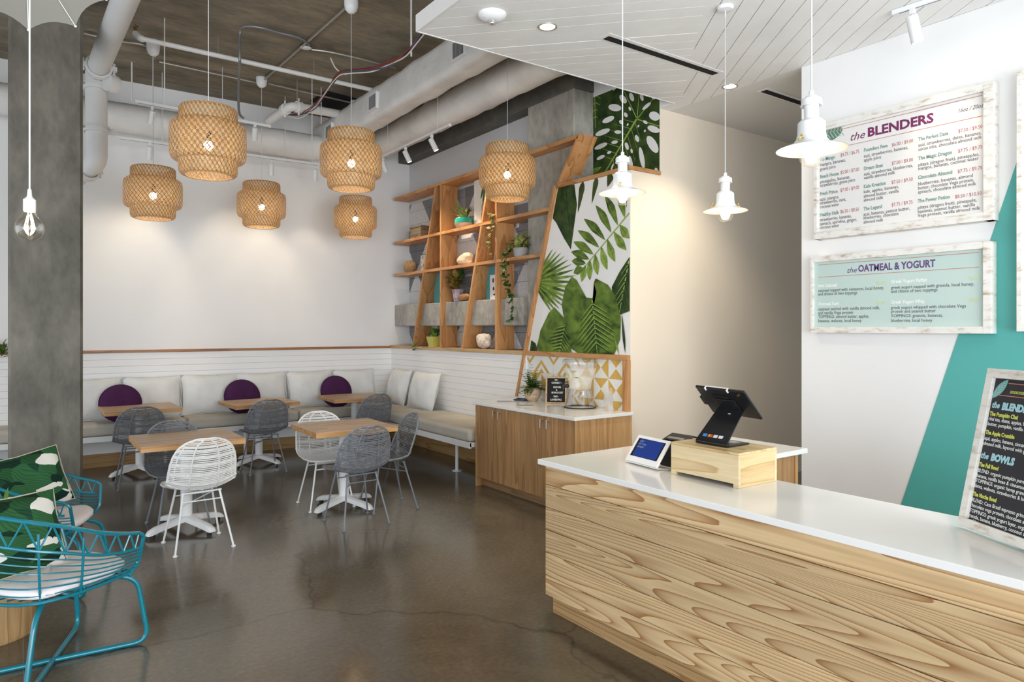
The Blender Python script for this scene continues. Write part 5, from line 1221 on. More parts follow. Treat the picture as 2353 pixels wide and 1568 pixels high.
# plant with red-tinged leaves, driftwood, on the concrete band
zb_ = 1.977
p = shp(1052, zb_, 4.64); t = thing('potted_plant', 'red-tinged leafy plant in a lilac pot on the concrete band', 'plant', p)
pot(t, p, [(.001, 0), (.05, 0), (.062, .06), (.078, .155), (.070, .155), (.001, .14)], plain('lilac_marbled_pot', (.48, .38, .42), .4, var=.45, vscale=18))
foliage(p+Vector((-.02, .02, .15)), 60, .12, .16, .10, .065, 31, .6, -.2).build('foliage', GREEN3, t, kind='stuff'); foliage(p+Vector((-.02, -.05, .25)), 14, .10, .10, .13, .05, 32, .6, 0).build('foliage', GREEN2, t, kind='stuff')
rock('driftwood_piece', shp(1066, zb_, 4.605), .03, .13, .045, 'brown driftwood piece leaning by the lilac pot', 'driftwood', wood('driftwood', (.42, .22, .09), (.26, .12, .05), (8, 2, 8), 5), 14, .35)
# teal covered books against the slanted dividers
TB = plain('teal_speckled_board', (.10, .36, .38), .7, var=.2, vscale=50)
for (x, lab) in ((1008, 'teal board leaning behind the first upright divider'), (1131, 'teal board leaning behind the second upright divider')):
    p = shp(x, zb_, 4.70); t = thing('teal_board', lab, 'board', p, group='teal boards on the shelf')
    MB().obox(p+Vector((.02, 0, .24)), (.02, .26, .48), Matrix.Rotation(.07, 3, 'Y')).build('panel', TB, t, smooth=False, bevel=.002); MB().obox(p+Vector((.02, 0, .482)), (.024, .262, .008), Matrix.Rotation(.07, 3, 'Y')).build('edge_band', plain('pale_edge', (.55, .60, .58), .7), t, smooth=False)
p = shp(1136, zb_, 4.66); t = thing('insect_print', 'small white print of brown beetles before the second teal board', 'picture', p)
MB().box(4.655, 4.672, p.y-.13, p.y+.09, zb_, zb_+.30).build('frame', WHITEPL, t, smooth=False, bevel=.002)
DK = plain('printed_beetle_brown', (.10, .045, .03), .7)
for i, (u, v, a, b_) in enumerate(((.02, .24, .022, .035), (-.04, .23, .018, .03), (.03, .14, .015, .025), (-.03, .13, .02, .022), (.0, .06, .04, .012), (.05, .05, .012, .02))):
    MB().add([(4.6545, p.y-.02-(u+a*math.cos(2*PI*k/12)), zb_+v+b_*math.sin(2*PI*k/12)) for k in range(12)], [tuple(range(12))]).build('printed_beetle', DK, t, smooth=False)
p = shp(999, s0, 4.60); t = thing('potted_plant', 'small green plant in a square lime-yellow pot on the bottom shelf', 'plant', p)
MB().prism([p+Vector((a*.062, b_*.062, 0)) for a, b_ in ((-1, -1), (1, -1), (1, 1), (-1, 1))], (0, 0, .01)).build('pot_foot', plain('lime_yellow_glaze', (.58, .55, .12), .4, bump=.3, bscale=25), t, smooth=False)
m = MB(); vs = []
for (s, z) in ((.062, .01), (.085, .14), (.076, .14), (.072, .12)):
    vs += [p+Vector((a*s, b_*s, z)) for a, b_ in ((-1, -1), (1, -1), (1, 1), (-1, 1))]
m.add(vs, [(i*4+k, i*4+(k+1) % 4, i*4+4+(k+1) % 4, i*4+4+k) for i in range(3) for k in range(4)]+[(12, 13, 14, 15)]); m.build('pot', bpy.data.materials['lime_yellow_glaze'], t, smooth=False)
foliage(p+Vector((0, 0, .12)), 55, .10, .09, .07, .045, 41, .6, -.2).build('foliage', GREEN1, t, kind='stuff')

# ------------------------------------------------------------------ things on the oak side cabinet
zt = .8745
p = Vector((4.36, 5.73, zt)); t = thing('potted_fern', 'bushy fern in a round clay pot beside the letter board', 'plant', p)
pot(t, p, [(.001, 0), (.048, 0), (.075, .03), (.092, .075), (.088, .12), (.080, .135), (.072, .135), (.001, .12)], TERRA)
m = MB(); R = random.Random(9)
for i in range(52):
    a = R.uniform(0, 2*PI); e = R.uniform(.2, 1.35); L_ = R.uniform(.15, .26); b0 = p+Vector((0, 0, .12))
    P = [b0+Vector((math.cos(a)*math.cos(e)*L_*k+0, math.sin(a)*math.cos(e)*L_*k, math.sin(e)*L_*k*1.1-.09*k*k*math.cos(e))) for k in [j/7 for j in range(8)]]
    for j in range(1, 8):
        d = (P[j]-P[j-1]).normalized(); s = d.cross(UV).normalized()
        for q in (-1, 1): leaf_quad(m, P[j], s*q+d*.5, (0, 0, 1), .055*(1.15-j/9), .024)
m.build('foliage', leafprint('fern_green', (.03, .10, .012), (.20, .30, .05), (25,)*3, .45), t, kind='stuff')
p = Vector((4.30, 5.845, zt)); t = thing('small_plate', 'small dark blue square dish under the fern pot', 'plate', p)
M = Matrix.Rotation(.5, 3, 'Z'); NAVY = plain('navy_glaze', (.02, .035, .07), .25)
MB().obox(p+Vector((0, 0, .004)), (.12, .12, .007), M).build('base', NAVY, t, smooth=False, bevel=.002)
for k in range(4):
    d = M @ Matrix.Rotation(k*PI/2, 3, 'Z') @ Vector((.06, 0, 0)); MB().obox(p+d+Vector((0, 0, .010)), (.008, .125, .010), M @ Matrix.Rotation(k*PI/2, 3, 'Z')).build('rim', NAVY, t, smooth=False)
# letter board
lb0 = PX(1253, 928, 4.44); bl = PZ(1253, 928, zt); br = bl+Vector((.72, -.69, 0)).normalized()*.212
ex = (br-bl).normalized(); lean_n = Vector((-ex.y, ex.x, 0)); lean_n = lean_n if lean_n.x > 0 else -lean_n
ez = (UV*.97+lean_n*.24).normalized(); en = ex.cross(ez).normalized(); LBW, LBH = (br-bl).length, .275
t = thing('letter_board', 'black letter board in an oak frame with white wifi letters', 'sign', (bl+br)/2); LBT = t
Mlb = Matrix((ex, ez, en)).transposed(); o0 = bl
def lbp(u, v, w=0, o0=o0, ex=ex, ez=ez, en=en): return o0+ex*u+ez*v+en*w
MB().obox(lbp(LBW/2, LBH/2, -.012), (LBW, LBH, .012), Mlb).build('felt_panel', plain('black_felt', (.012, .012, .012), .9), t, smooth=False)
b_ = .016
for (u, v, w, h) in ((LBW/2, b_/2, LBW, b_), (LBW/2, LBH-b_/2, LBW, b_), (b_/2, LBH/2, b_, LBH-2*b_), (LBW-b_/2, LBH/2, b_, LBH-2*b_)): MB().obox(lbp(u, v, -.008), (w, h, .026), Mlb).build('frame_side', OAKT, t, smooth=False, bevel=.002)
# glass drink dispenser
p = PZ(1341, 936, zt); p.x = min(p.x, 4.36); t = thing('drink_dispenser', 'glass drink dispenser of cucumber water with a black tap', 'dispenser', p)
MB().lathe([(.150, .004), (.146, .012), (.128, .06), (.114, .13), (.108, .17), (.106, .172), (.112, .13), (.126, .06), (.142, .012)], 40, p).build('glass_stand', GLASS, t)
MB().tube([p+Vector((.150*math.cos(2*PI*k/48), .150*math.sin(2*PI*k/48), .005)) for k in range(48)], .0055, 8, closed=True).build('base_ring', BLACK, t)
MB().lathe([(.001, .172), (.10, .172), (.108, .18), (.110, .22), (.118, .26), (.145, .32), (.160, .38), (.168, .42), (.166, .44), (.154, .452), (.158, .458), (.150, .462)], 40, p).build('glass_jar', GLASS, t)
MB().lathe([(.001, .176), (.098, .178), (.105, .20), (.113, .258), (.140, .32), (.153, .372), (.001, .372)], 40, p).build('water', WATER, t)
MB().lathe([(.162, .430), (.169, .440), (.169, .455), (.15, .462), (.10, .468), (.02, .472), (.018, .482), (.001, .484)], 40, p).build('lid', GLASS, t)
for (dx, dy_, dz, rx, rz_) in ((-.115, .055, .30, 1.2, .5), (-.10, -.02, .345, .4, 1.1), (-.09, -.06, .29, .2, .2)):
    M = Matrix.Rotation(rz_, 3, 'Z') @ Matrix.Rotation(rx, 3, 'Y'); c = p+Vector((dx, dy_, dz)); s = MB().lathe([(.001, .002), (.020, .002), (.020, -.002), (.001, -.002)], 16, c, m=M).build('cucumber_slice', plain('cucumber_flesh', (.50, .58, .28), .5) if 'cucumber_flesh' not in bpy.data.materials else bpy.data.materials['cucumber_flesh'], t)
    MB().lathe([(.020, .0025), (.0225, .0025), (.0225, -.0025), (.020, -.0025)], 16, c, m=M).build('cucumber_rind', GREEN2, s)
d = Vector((-.80, .60, 0)); q = p+Vector((0, 0, .205)); m = MB()
m.tube([q+d*.105, q+d*.165], .013, 12); m.ball(q+d*.125, .020, 12, 8); m.tube([q+d*.155+Vector((0, 0, .01)), q+d*.158-Vector((0, 0, .035))], .010, 10); m.tube([q+d*.150+Vector((0, 0, .012)), q+d*.150+Vector((0, 0, .032)), q+d*.110+Vector((0, 0, .040))], .006, 8); m.build('tap', BLACK, t)
# tower of stacked cups
p = PZ(1398, 946, zt); CUPG = 'clear cups in the stack'
for k in range(5):
    z = .001+k*.022; o = MB().lathe([(.046-.0004*k, z), (.046, z+.004), (.034, z+.125), (.001, z+.126)], 28, p).build('plastic_cup', CUPM); tag(o, ('clear plastic cup, top of the upside-down stack beside the dispenser' if k == 4 else 'clear plastic cup in the upside-down stack beside the dispenser'), 'cup', CUPG)

# ------------------------------------------------------------------ things on the service counter
zk = .8805
bx0, bx1, by0, by1, bz1 = 2.733, 3.036, 2.005, 2.415, 1.046
t = thing('pine_riser_box', 'pale pine riser box that lifts the till tablet on the counter', 'box', (2.88, 2.21, zk))
MB().prism([(bx0, by0, zk), (bx0, by0+.03, zk), (bx0, by0+.03, zk+.018), (bx0, by1-.03, zk+.018), (bx0, by1-.03, zk), (bx0, by1, zk), (bx0, by1, bz1-.012), (bx0, by0, bz1-.012)], (.016, 0, 0)).build('front_board', PINE, t, smooth=False, bevel=.001)
MB().prism([(bx1-.016, by0, zk), (bx1-.016, by0+.03, zk), (bx1-.016, by0+.03, zk+.018), (bx1-.016, by1-.03, zk+.018), (bx1-.016, by1-.03, zk), (bx1-.016, by1, zk), (bx1-.016, by1, bz1-.012), (bx1-.016, by0, bz1-.012)], (.016, 0, 0)).build('back_board', PINE, t, smooth=False, bevel=.001)
for y in (by0, by1-.016): MB().box(bx0+.0165, bx1-.0165, y, y+.016, zk, bz1-.012).build('end_board', PINES, t, smooth=False, bevel=.001)
for k in range(7):
    w = (bx1-bx0-.002)/7; MB().box(bx0+.001+k*w+.0008, bx0+.001+(k+1)*w-.0008, by0, by1, bz1-.0118, bz1).build('top_slat', PINES, t, smooth=False, bevel=.001)
# tablet stand
t = thing('tablet_stand', 'black till tablet on an angled stand, seen from behind, on the pine box', 'till', (2.9, 2.2, bz1))
zs = bz1+.0005
MB().box(2.81, 2.985, 2.125, 2.315, zs, zs+.009).build('base_plate', BLACKM, t, smooth=False, bevel=.003)
MB().tube([(2.815, 2.125, zs+.012), (2.815, 2.315, zs+.012)], .0115, 12).build('front_roll', BLACKM, t)
a_, b_ = Vector((2.812, 2.22, zs+.016)), Vector((2.975, 2.225, zs+.170))
d_ = (b_-a_).normalized(); M = Matrix((d_, Vector((0, 1, 0)), d_.cross(Vector((0, 1, 0))))).transposed()
vs = [a_+Vector((0, -.095, 0)), a_+Vector((0, .095, 0)), b_+Vector((0, .078, 0)), b_+Vector((0, -.078, 0))]
MB().prism(vs, M @ Vector((0, 0, .007))).build('support_arm', BLACKM, t, smooth=False, bevel=.002)
nrm = M @ Vector((0, 0, 1)); nrm = nrm if nrm.x < 0 else -nrm
# tablet plane: faces the staff side (+x and up)
tc_ = b_+Vector((-.030, -.002, .038)); tx = Vector((0.05, 1, .02)).normalized(); ty = Vector((.70, 0, -.71)); ty = (ty-tx*ty.dot(tx)).normalized(); tn = tx.cross(ty).normalized()
Mt = Matrix((tx, ty, tn)).transposed(); sgn = 1 if tn.x > 0 else -1
MB().obox(tc_, (.31, .205, .014), Mt).build('tablet_case', BLACKM, t, smooth=False, bevel=.005)
MB().obox(tc_+tn*sgn*.0075, (.285, .185, .001), Mt).build('screen', plain('dark_tablet_screen', (.02, .02, .025), .1), t, smooth=False)
MB().obox(tc_-tn*sgn*.011+ty*.015, (.13, .095, .010), Mt).build('mount_plate', BLACKM, t, smooth=False, bevel=.003)
MB().obox(tc_-tn*sgn*.0085-ty*.045+tx*.02, (.10, .015, .004), Mt).build('rear_slot', DARKV, t, smooth=False)
MB().obox(tc_+tx*.160+ty*.01, (.03, .06, .016), Mt).build('card_reader', BLACK, t, smooth=False, bevel=.004)
MB().obox(tc_+tx*.174+ty*.01, (.004, .035, .006), Mt).build('card_reader_slot', WHITEPL, t, smooth=False)
for s in (-.055, .085): MB().obox(tc_-ty*.097+tx*s-tn*sgn*.004, (.006, .018, .018), Mt).build('white_clip', WHITEPL, t, smooth=False)
MB().obox(tc_-ty*.1030+tx*.015+tn*sgn*.004, (.135, .003, .006), Mt).build('white_edge', WHITEPL, t, smooth=False)
MB().tube([tc_-tn*sgn*.008-ty*.07-tx*.105, tc_-tn*sgn*.011-ty*.07-tx*.105], .007, 12).build('camera_lens', BRASS, t)
MB().ball(a_.lerp(b_, .82)+nrm*.009+Vector((0, -.012, 0)), .008, 10, 6, (1, 1, .3)).build('maker_mark', WHITEPL, t)
for k, (c0) in enumerate(((.06, .25, .62), (.70, .18, .03), (.70, .70, .74), (.72, .73, .76))):
    q = a_.lerp(b_, .14)+Vector((0, .055-.032*k, 0)); MB().obox(q+nrm*.0082, (.017, .024, .0016), M).build('card_badge', plain('card_badge_%d' % k, c0, .5), t, smooth=False)
q = a_.lerp(b_, .14)+Vector((0, .023, 0))+nrm*.0095
for s, c0 in ((-.004, (.72, .04, .03)), (.004, (.85, .48, .04))): MB().lathe([(.001, 0), (.0062, 0)], 14, q+Vector((0, s, 0)), m=M).build('card_badge_dot', plain('badge_dot', c0, .5), t)
MB().box(2.90, 2.965, 2.16, 2.235, zs+.0092, zs+.0098).build('paper_label', plain('grey_label', (.60, .62, .60), .6), t, smooth=False)
# receipt printer
t = thing('receipt_printer', 'black receipt printer between the card terminal and the pine box', 'printer', (2.95, 2.52, zk))
MB().prism([(2.865, 2.43, zk), (3.045, 2.43, zk), (3.045, 2.43, zk+.140), (2.94, 2.43, zk+.160), (2.865, 2.43, zk+.132)], (0, .185, 0)).build('body', BLACK, t, smooth=False, bevel=.006)
MB().prism([(2.88, 2.45, zk+.141), (2.94, 2.45, zk+.162), (3.04, 2.45, zk+.143), (3.04, 2.45, zk+.150), (2.945, 2.45, zk+.172), (2.88, 2.45, zk+.147)], (0, .145, 0)).build('cover', plain('dark_printer_cover', (.03, .028, .028), .3), t, smooth=False, bevel=.003)
MB().obox((2.895, 2.5225, zk+.154), (.02, .11, .003), Matrix.Rotation(-.34, 3, 'Y')).build('paper_slot', CHROME, t, smooth=False)
# papers behind the printer
o = MB().box(3.05, 3.25, 2.50, 2.68, zk, zk+.012).build('paper_pad', WHITEPL, None, smooth=False, bevel=.001); tag(o, 'white paper pad on the counter behind the receipt printer', 'paper')
# white card terminal with a blue screen
t = thing('card_terminal', 'white customer screen with a blue display on the counter corner', 'terminal', (2.76, 2.64, zk)); TERM = t
A_ = Vector((2.735, 2.785, zk)); B_ = Vector((2.702, 2.500, zk)); tx2 = (B_-A_).normalized(); back = Vector((-tx2.y, tx2.x, 0)); back = back if back.x > 0 else -back
up2 = (UV*.80+back*.60).normalized(); n2 = tx2.cross(up2).normalized(); M2 = Matrix((tx2, up2, n2)).transposed(); WT = (B_-A_).length
def tp(u, v, w=0): return A_+tx2*u+up2*v+n2*w+back*.025+UV*.012
MB().obox(tp(WT/2, .085, 0), (WT*.93, .165, .010), M2).build('front_panel', WHITEPL, t, smooth=False, bevel=.004)
MB().prism([tp(0.01, .0), tp(WT-.01, .0), tp(WT-.01, 0)-UV*.010+back*.085, tp(.01, 0)-UV*.010+back*.085], (0, 0, -.0045)).build('foot_plate', WHITEPL, t, smooth=False)
MB().obox(tp(WT/2, .092, .0056), (WT*.76, .112, .002), M2).build('bezel', BLACK, t, smooth=False)
MB().obox(tp(WT/2+.004, .092, .0069), (WT*.66, .108, .001), M2).build('display', plain('blue_display', (.01, .03, .17), .2, emit=(.015, .05, .30), es=.2), t, smooth=False)
# ------------------------------------------------------------------ lettering
TEXTS = []
def text(root, s, o, ex, ey, size, mat, width=None, shear=0, bold=0, align='LEFT'):
    c = bpy.data.curves.new('lettering', 'FONT'); c.body = s; c.size = size; c.shear = shear; c.offset = bold; c.align_x = align; c.resolution_u = 2; c.extrude = .0003
    ob = bpy.data.objects.new('lettering', c); c.materials.append(mat); COL.objects.link(ob); ob.parent = root
    ex, ey = Vector(ex).normalized(), Vector(ey).normalized(); n = ex.cross(ey)
    M = Matrix((ex, ey, n)).transposed().to_4x4(); M.translation = Vector(o)+n*.0008-Vector(root.location)
    ob.matrix_local = M; TEXTS.append((ob, width)); return ob
INK = plain('grey_ink', (.10, .085, .095), .6); INKG = plain('sage_ink', (.17, .29, .26), .6); INKP = plain('rose_ink', (.46, .13, .14), .6); PLUM = plain('plum_ink', (.17, .022, .10), .6)
PLUM2 = plain('violet_ink', (.13, .06, .20), .6); ROSE = plain('copper_rule', (.52, .22, .18), .6); WHI = plain('white_ink', (.86, .88, .86), .6); YEL = plain('pale_yellow_ink', (.62, .68, .30), .6); LIME = plain('lime_ink', (.62, .66, .13), .6); ICE = plain('ice_blue_ink', (.36, .62, .68), .6)
XS = XM-.088
def sframe(root, y0, y1, z0, z1, b_, panelmat):
    """wall sign: worn frame boards around a recessed panel; y1 is the left side in the photo"""
    MB().box(XS, XM-.003, y0, y1, z1-b_, z1).build('frame_board', WWASH, root, smooth=False, bevel=.002); MB().box(XS, XM-.003, y0, y1, z0, z0+b_).build('frame_board', WWASH, root, smooth=False, bevel=.002)
    MB().box(XS-.001, XM-.003, y0-.001, y0+b_, z0+b_*.0, z1).build('frame_board', WWASH, root, smooth=False, bevel=.002); MB().box(XS-.001, XM-.003, y1-b_*.45, y1+.001, z0, z1).build('frame_board', WWASH, root, smooth=False, bevel=.002)
    MB().box(XS+.022, XM-.004, y0+b_, y1-b_*.45, z0+b_, z1-b_).build('panel', panelmat, root, smooth=False)
    return XS+.022
PANW = plain('white_menu_panel', (.76, .75, .73), .5); PANT = plain('pale_teal_menu_panel', (.50, .63, .59), .5)
q = lambda x, y: (1840+x/2.614, 180+y/2.614)
a, b_ = PX(1870, 551, XS), PX(2282, 505, XS); c = PX(2283, 183.5, XS)
s1 = thing('menu_board', 'white smoothie menu board in a worn frame, upper of the two on the wall', 'sign', (XM, (a.y+b_.y)/2, a.z))
XP1 = sframe(s1, b_.y, a.y, a.z, c.z, .055, PANW)
a2, b2, c2 = PX(1862, 765, XS), PX(2277, 767, XS), PX(2277, 553.5, XS)
s2_ = thing('menu_board', 'pale teal oatmeal and yogurt board in a worn frame, below the white one', 'sign', (XM, (a2.y+b2.y)/2, a2.z))
XP2 = sframe(s2_, b2.y, a2.y, a2.z, c2.z, .045, PANT)
a3 = PX(2336, 762, XS); c3 = PX(2336, 165, XS)
s3_ = thing('menu_board', 'tall worn-framed board cut off by the right edge of the picture', 'sign', (XM, a3.y-.3, a3.z)); sframe(s3_, a3.y-.75, a3.y, a3.z, c3.z, .055, PANW)
EXW, EYW = (0, -1, 0), (0, 0, 1)
def wl(root, XP, x0, y0, x1, s, cap, mat, shear=0, bold=0):
    p, p1 = PX(*q(x0, y0), XP), PX(*q(x1, y0), XP); D = (p-CV).dot(FV)
    text(root, s, (XP, p.y, p.z), EXW, EYW, cap/2.614*D/FPX/.70, mat, width=abs(p1.y-p.y), shear=shear, bold=bold)
def item(root, XP, x, name, ny, nx1, price, px, py, px1, lines, nm=INKG, pm=INKP, cap=21):
    wl(root, XP, x, ny, nx1, name, cap, nm, 0, .0008); wl(root, XP, px, py, px1, price, cap, pm)
    for (ly, lx1, s) in lines: wl(root, XP, x, ly, lx1, s, cap-1, INK)
I1 = lambda *k: item(s1, XP1, *k)
I1(116, 'Go Mango', 500, 205, '$4.75 / $6.75', 239, 472, 350, [(530, 268, 'mangos, bananas,'), (556, 210, 'guava juice')])
I1(116, 'Beach House', 602, 228, '$5.00 / $7.00', 238, 577, 350, [(633, 296, 'pineapples, bananas,'), (655, 326, 'strawberries, guava juice')])
I1(116, 'Fresh Prince', 705, 221, '$7.00 / $9.00', 238, 683, 350, [(738, 230, 'a\u00e7a\u00ed, mangos,'), (760, 272, 'strawberries, mint,'), (783, 230, 'coconut water')])
I1(115, 'Healthy Hulk', 831, 229, '$6.50 / $8.50', 238, 812, 349, [(861, 304, 'strawberries, bananas,'), (885, 338, 'spinach, spirulina, ginger,'), (907, 231, 'coconut water')])
I1(379, 'Founders Fave', 443, 521, '$6.00 / $9.00', 547, 411, 674, [(477, 643, 'a\u00e7a\u00ed, strawberries, bananas,'), (502, 482, 'apple juice')])
I1(379, 'Dream Boat', 553, 493, '$7.00 / $9.00', 546, 522, 673, [(585, 672, 'a\u00e7a\u00ed, strawberries, blueberries,'), (608, 567, 'vanilla almond milk')])
I1(378, 'Kale Kreation', 661, 510, '$7.50 / $9.50', 545, 636, 672, [(692, 587, 'kale, apples, bananas,'), (718, 588, 'almond butter, vanilla'), (742, 495, 'almond milk')])
I1(377, 'The Legend', 795, 489, '$7.75 / $9.75', 545, 771, 671, [(827, 655, 'a\u00e7a\u00ed, bananas, peanut butter,'), (849, 587, 'blueberries, chocolate'), (874, 495, 'almond milk')])
I1(706, 'The Perfect Date', 377, 887, '$7.50 / $9.50', 945, 329, 1090, [(412, 1083, 'a\u00e7a\u00ed, strawberries, dates, bananas,'), (437, 1087, 'cacao nibs, chocolate almond milk')])
I1(705, 'The Magic Dragon', 492, 908, '$7.75 / $9.75', 944, 448, 1089, [(530, 1070, 'pitaya (dragon fruit), pineapples,'), (553, 1067, 'mangos, bananas, coconut water')])
I1(704, 'Chocolate Almond', 607, 910, '$7.75 / $9.75', 942, 570, 1088, [(645, 1032, 'blueberries, bananas, almond'), (670, 1040, 'butter, chocolate Vega protein,'), (694, 1053, 'spinach, chocolate almond milk')])
I1(703, 'The Power Potion', 748, 896, '$8.50 / $10.50', 926, 722, 1086, [(786, 1055, 'pitaya (dragon fruit), pineapple,'), (811, 1045, 'bananas, peanut butter, vanilla'), (835, 1078, 'Vega protein, vanilla almond milk')])
wl(s1, XP1, 292, 378, 378, 'the', 46, PLUM, .35); wl(s1, XP1, 400, 352, 795, 'BLENDERS', 52, PLUM, 0, .003); wl(s1, XP1, 940, 209, 1093, '16oz / 20oz', 24, INK, .4)
def rule(root, XP, x0, y0, x1, mat, t=.0022):
    p, p1 = PX(*q(x0, y0), XP), PX(*q(x1, y0), XP); MB().box(XP-.0012, XP-.0002, min(p.y, p1.y), max(p.y, p1.y), p.z-t, p.z+t).build('rule', mat, root, smooth=False)
rule(s1, XP1, 110, 345, 1090, ROSE); rule(s1, XP1, 110, 440, 1090, ROSE)
for o in [ch for ch in s1.children if ch.name.startswith('rule')]: bpy.data.objects.remove(o)
def rule2(root, XP, xa, ya, xb_, yb, mat, t=.002):
    p, p1 = PX(*q(xa, ya), XP), PX(*q(xb_, yb), XP); z = (p.z+p1.z)/2; MB().box(XP-.0012, XP-.0002, min(p.y, p1.y), max(p.y, p1.y), z-t, z+t).build('rule', mat, root, smooth=False)
rule2(s1, XP1, 140, 332, 1090, 102, ROSE); rule2(s1, XP1, 140, 436, 1090, 225, ROSE)
# leaf emblem on the white board
p = PX(*q(185, 325), XP1); n = 20
lf_ = [(p.y-(.085*math.cos(2*PI*k/n)), p.z+.062*math.sin(2*PI*k/n)*(1-.25*math.cos(2*PI*k/n))) for k in range(n)]
MB().add([(XP1-.001, y, z) for y, z in lf_], [tuple(range(n))]).build('leaf_emblem', plain('emblem_green', (.10, .20, .15), .6), s1, smooth=False)
m = MB()
for k in range(6):
    y = p.y+.065-.026*k
    for s in (-1, 1): m.add([(XP1-.0015, y, p.z), (XP1-.0015, y-.006, p.z), (XP1-.0015, y-.036, p.z+s*.045), (XP1-.0015, y-.026, p.z+s*.045)], [(0, 1, 2, 3)])
m.build('leaf_emblem_veins', plain('emblem_pale', (.36, .50, .42), .6), s1, smooth=False)
rule2(s2_, XP2, 107, 1122, 1072, 1047, ROSE); rule2(s2_, XP2, 107, 1195, 1072, 1136, ROSE)
wl(s2_, XP2, 275, 1170, 332, 'the', 32, PLUM2, .35); wl(s2_, XP2, 345, 1163, 808, 'OATMEAL & YOGURT', 40, PLUM2, 0, .002)
I2 = lambda *k: item(s2_, XP2, *k, WHI, YEL, 20)
I2(105, 'Hot Oatmeal', 1257, 216, '$5.00', 455, 1240, 505, [(1285, 499, 'oatmeal topped with cinnamon, local honey,'), (1306, 339, 'and choice of two toppings')])
I2(105, 'Oatmeal Swirl', 1366, 230, '$7.00', 453, 1359, 503, [(1396, 475, 'oatmeal swirled with vanilla almond milk,'), (1419, 314, 'and vanilla Vega protein'), (1442, 409, 'TOPPINGS: almond butter, apples,'), (1466, 364, 'bananas, walnuts, local honey')])
I2(543, 'Greek Yogurt Parfait', 1232, 757, '$6.50', 1010, 1210, 1075, [(1267, 1041, 'greek yogurt topped with granola, local honey,'), (1290, 821, 'and choice of two toppings')])
I2(542, 'Greek Yogurt Whip', 1355, 743, '$8.00', 1010, 1342, 1074, [(1387, 993, 'greek yogurt whipped with chocolate Vega'), (1410, 810, 'protein and peanut butter'), (1437, 853, 'TOPPINGS: granola, bananas,'), (1464, 789, 'blueberries, local honey')])
# ------------------------------------------------------------------ seasonal board standing on the counter
bl = PZ(2200, 1213, zk); br = PZ(2353, 1272, zk); ex = (br-bl).normalized(); nb = Vector((ex.y, -ex.x, 0)); nb = nb if nb.x < 0 else -nb
best = None
for i in range(60):
    for j in range(60):
        h = .45+.6*i/60; al = .0+.6*j/60; tp_ = bl+(UV*math.cos(al)-nb*math.sin(al))*h; r_ = tp_-CV; D = r_.dot(FV); e = math.hypot(CXP+FPX*r_.dot(RV)/D-2272, YH-FPX*r_.z/D-855)
        if best is None or e < best[0]: best = (e, h, al)
_, SH, AL = best; ey = UV*math.cos(AL)-nb*math.sin(AL); en = ex.cross(ey).normalized(); en = en if en.dot(nb) > 0 else -en
SW = .62; M = Matrix((ex, ey, ex.cross(ey))).transposed(); fo = bl+UV*.012
t = thing('seasonal_board', 'black seasonal menu board in a whitewashed frame leaning on the countertop', 'sign', bl)
def sbp(u, v, w=0): return fo+ex*u+ey*v+en*w
b_ = .034
MB().obox(sbp(SW/2, SH/2, -.016), (SW-.01, SH-.01, .012), M).build('panel', plain('charcoal_panel', (.024, .023, .030), .6), t, smooth=False)
for (u, v, w, h) in ((SW/2, b_/2, SW, b_), (SW/2, SH-b_/2, SW, b_), (b_/2, SH/2, b_, SH-2*b_), (SW-b_/2, SH/2, b_, SH-2*b_)): MB().obox(sbp(u, v, -.012), (w, h, .030), M).build('frame_board', WWASH, t, smooth=False, bevel=.002)
MB().prism([sbp(SW*.4, .02, -.03), sbp(SW*.6, .02, -.03), Vector((*(sbp(SW*.6, .02)-nb*.16)[:2], zk)), Vector((*(sbp(SW*.4, .02)-nb*.16)[:2], zk))], (0, 0, .01)).build('easel_foot', BLACK, t, smooth=False)
po = sbp(0, 0, -.0098)
q2 = lambda x, y: (2000+x/3.408, 840+y/3.408)
def sl(x0, y0, x1, s, cap, mat, shear=0, bold=0, fit=False):
    p = PN(*q2(x0, y0), po, en); D = (p-CV).dot(FV); p1 = PN(*q2(x1, y0+ (x1-x0)*.2), po, en)
    text(t, s, p, ex, ey, cap/3.408*D/FPX/.70*1.16, mat, width=(p1-p).dot(ex) if fit else -.84, shear=shear, bold=bold)
sl(1090, 220, 1203, 'seasonal', 30, LIME, .35); sl(950, 328, 1203, 'the', 40, ICE, .25, .001); sl(1028, 345, 1300, 'BLENDERS', 46, ICE, .1, .0022)
sl(935, 390, 1153, 'The Pumpkin Chai', 26, LIME, 0, .0008, True); sl(925, 428, 1203, 'chai tea, dates, apples, butternut', 25, WHI); sl(917, 468, 1203, 'butter, pumpkin, vanilla almond', 25, WHI)
sl(903, 535, 1128, 'The Apple Crumble', 26, LIME, 0, .0008, True); sl(892, 580, 1203, 'a\u00e7a\u00ed, apples, banana, cinnamon,', 25, WHI); sl(883, 620, 1203, 'almond milk, layered with granola', 25, WHI)
sl(863, 722, 920, 'the', 40, ICE, .25, .001); sl(942, 742, 1113, 'BOWLS', 46, ICE, .1, .0022)
sl(851, 787, 1003, 'The Fall Bowl', 26, LIME, 0, .0008, True); sl(841, 832, 1203, 'BLEND: organic pumpkin puree,', 25, WHI); sl(832, 872, 1203, 'banana, vanilla bean & cinnamon', 25, WHI); sl(824, 911, 1203, 'TOPPINGS: organic hemp granola,', 25, WHI); sl(815, 951, 1203, 'dates, walnuts, strawberries & local', 25, WHI)
